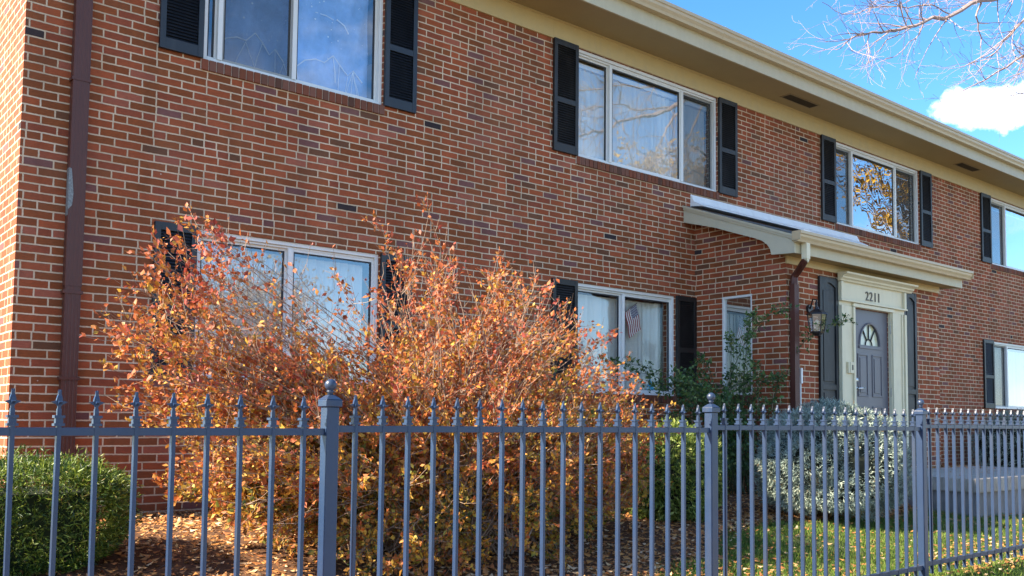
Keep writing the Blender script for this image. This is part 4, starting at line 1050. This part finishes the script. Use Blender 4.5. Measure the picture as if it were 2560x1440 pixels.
# limbs joining the trunk outside the picture
for k_, e in enumerate([at(2900, -330, 4.4), at(2700, 180, 4.6), at(2700, 100, 4.6)]):
    e = np.array(e); s_ = np.array((19.8, 2.7, 6.0)) if k_ == 0 else np.array((20.25, 2.25, 4.4)); lb.tube(list(bez(s_, (s_+e)/2+np.array([0, .1, .3]), e, 8)), np.linspace(.08, .02 if k_ else .045, 8), 7, False)
for k_ in range(7):     # the rest of the crown, out of the frame, seen only in reflections
    a = k_*.7; s_ = np.array((19.7, 2.75, 6.2)); e = s_+np.array([2.6*math.cos(a)+1.2, -1.6+2.4*math.sin(a), 2.2+random.random()*2.5])
    if e[1] > 4.4: e[1] = 4.0
    q = list(bez(s_, (s_+e)/2+np.array([0, 0, .6]), e, 9)); ra = np.linspace(.07, .01, 9); lb.tube(q, ra, 6, False)
lb.build('limbs', PALEB, tree)

# ------------------------------------------------------------------ trees across the street (mirrored in the window panes)
GOLD = island_mat('gold_leaf', [(0, (.35, .20, .02)), (.4, (.60, .36, .04)), (.8, (.72, .46, .07)), (1, (.40, .18, .03))], .6, .4, .2, noise=(1, .4))
def street_tree(label, x, y, h, r, nleaf, leafy=1.0, m=GOLD, size=.11, crown=None):
    o = empty('street_tree', (x, y, GZ0)); tag(o, label, 'tree', 'trees across the street')
    t = MB(); t.tube([(x, y, GZ0-.3), (x+.1, y, GZ0+h*.25), (x-.05, y+.1, GZ0+h*.5), (x, y, GZ0+h*.8)], [.28, .22, .15, .05], 9); t.build('trunk', BARK, o)
    b = MB(); P = []
    c = np.array([x, y, GZ0+h*.62]); rz = h*.42
    if crown: c = np.array(crown[:3]); rz = crown[3]
    for k in range(60):
        s_ = np.array([x, y, GZ0+h*random.uniform(.25, .6)]); d = unit(rng.normal(size=(1, 3)))[0]; d[2] = abs(d[2])*.9-.1; e = c+d*np.array([r, r, rz])*random.uniform(.4, 1)
        q = bez(s_, (s_+e)/2+np.array([0, 0, h*.06]), e, 8); b.tube(q, np.linspace(.06, .008, 8), 5, False)
        for j in range(10):
            i = random.randint(3, 7); dd = unit(rng.normal(size=(1, 3)))[0]*random.uniform(.3, .9); b.tube([q[i], q[i]+dd*.5+rng.normal(size=3)*.04, q[i]+dd], [.012, .008, .004], 3, False)
            for _ in range(int(nleaf/600)): P.append(q[i]+dd*random.uniform(.1, 1.1)+rng.normal(size=3)*.16)
    b.build('limbs', BARK, o); leaves('foliage', np.array(P), size, m, o, asp=.7)
street_tree('golden street tree across the road, mirrored in the third upper window', 53, -10, 19, 6.0, 20000, crown=(45.5, -10, 15.6, 3.6))
street_tree('golden street tree across the road, mirrored in the second upper window', 34, -11, 12, 3.6, 16000, crown=(29.8, -11, 9.9, 3.3))
street_tree('sparse tan street tree across the road, mirrored in the lower left window', 15.0, -19, 8.5, 4.0, 5000, m=island_mat('tan_leaf', [(0, (.30, .22, .12)), (1, (.50, .38, .22))], .7, .3))

# ------------------------------------------------------------------ litter, grass
def gzv(y): return np.array([gz(t) for t in y])
def bedv(x): return np.array([bed_edge(t) for t in x])
n = 80000; x = rng.uniform(-1.5, 16, n); y = rng.uniform(3.3, D-.02, n)
dn = np.where(y > bedv(x), .95, .12); dn = np.where((x < 5.3+rng.normal(size=n)*.7), 1., dn); dn = np.where((y < 4.0) & (x > 7.5), .4, dn)
k = rng.random(n) < dn; inst = (x > 10.1) & (x < 13.7) & (y > 4.2)
k &= ~(inst & (rng.random(n) < .0)); x, y = x[k], y[k]
z = gzv(y)+.012+np.abs(rng.normal(size=len(x)))*.016
ins_ = (x > 10.2) & (x < 13.55) & (y > 4.64) & (y < PYF-.02); z = np.where(ins_, -.548, z)
keep = ~ins_ | ((y > PYF-.28) | (rng.random(len(x)) < .05)); low_ = (x > 11.9) & (x < 13.6) & (y > 4.26) & (y <= 4.62); z = np.where(low_, -.728, z)
x, y, z = x[keep], y[keep], z[keep]
LIT = island_mat('fallen_leaf', [(0, (.16, .075, .035)), (.25, (.40, .18, .06)), (.45, (.56, .26, .08)), (.65, (.36, .13, .05)), (.82, (.62, .38, .16)), (1, (.66, .50, .34))], .75, .15, .2, noise=(2, .3))
tag(leaves('fallen_leaves', np.stack([x, y, z], 1), .042, LIT, flat=.8, asp=.65, fold=.5), kind='stuff')
n = 260000; x = 4.3+14.7*rng.random(n)**1.4; y = rng.uniform(3.2, 6.0, n); k = (y < bedv(x)+.08*rng.normal(size=n)) & ~((x > 10.85) & (x < 13.65) & (y < 4.7)); x, y = x[k], y[k]
patch = np.sin(x*2.3+1)*np.sin(y*3.1)+.4*np.sin(x*7)+rng.normal(size=len(x))*.5; k = patch > -.9; x, y = x[k], y[k]
P = np.stack([x, y, gzv(y)], 1); dr = np.stack([rng.normal(size=len(x))*.35, rng.normal(size=len(x))*.35, np.ones(len(x))], 1)
GR = island_mat('grass_blade', [(0, (.045, .09, .014)), (.5, (.10, .18, .026)), (.85, (.20, .27, .045)), (1, (.30, .26, .11))], .6, .35, .3, noise=(1.5, .5))
tag(leaves('grass', P, .036, GR, direc=dr*1.5, asp=.13, fold=.1), kind='stuff')
# drip hose
h = MB(); hp = [at(205, 1418, 6.0), at(260, 1412, 6.0), at(345, 1403, 6.05), at(380, 1399, 6.1)]
tag(MB().tube([(1.10, 5.42, gz(5.42)+.03), (1.35, 5.40, gz(5.4)+.035), (1.62, 5.45, gz(5.45)+.03), (1.9, 5.6, gz(5.6)+.02), (2.3, 6.1, gz(6.1)+.015)], .009, 7).build('drip_hose', DARKM), 'thin black drip hose lying on the leaves at the foot of the hedge', 'hose')
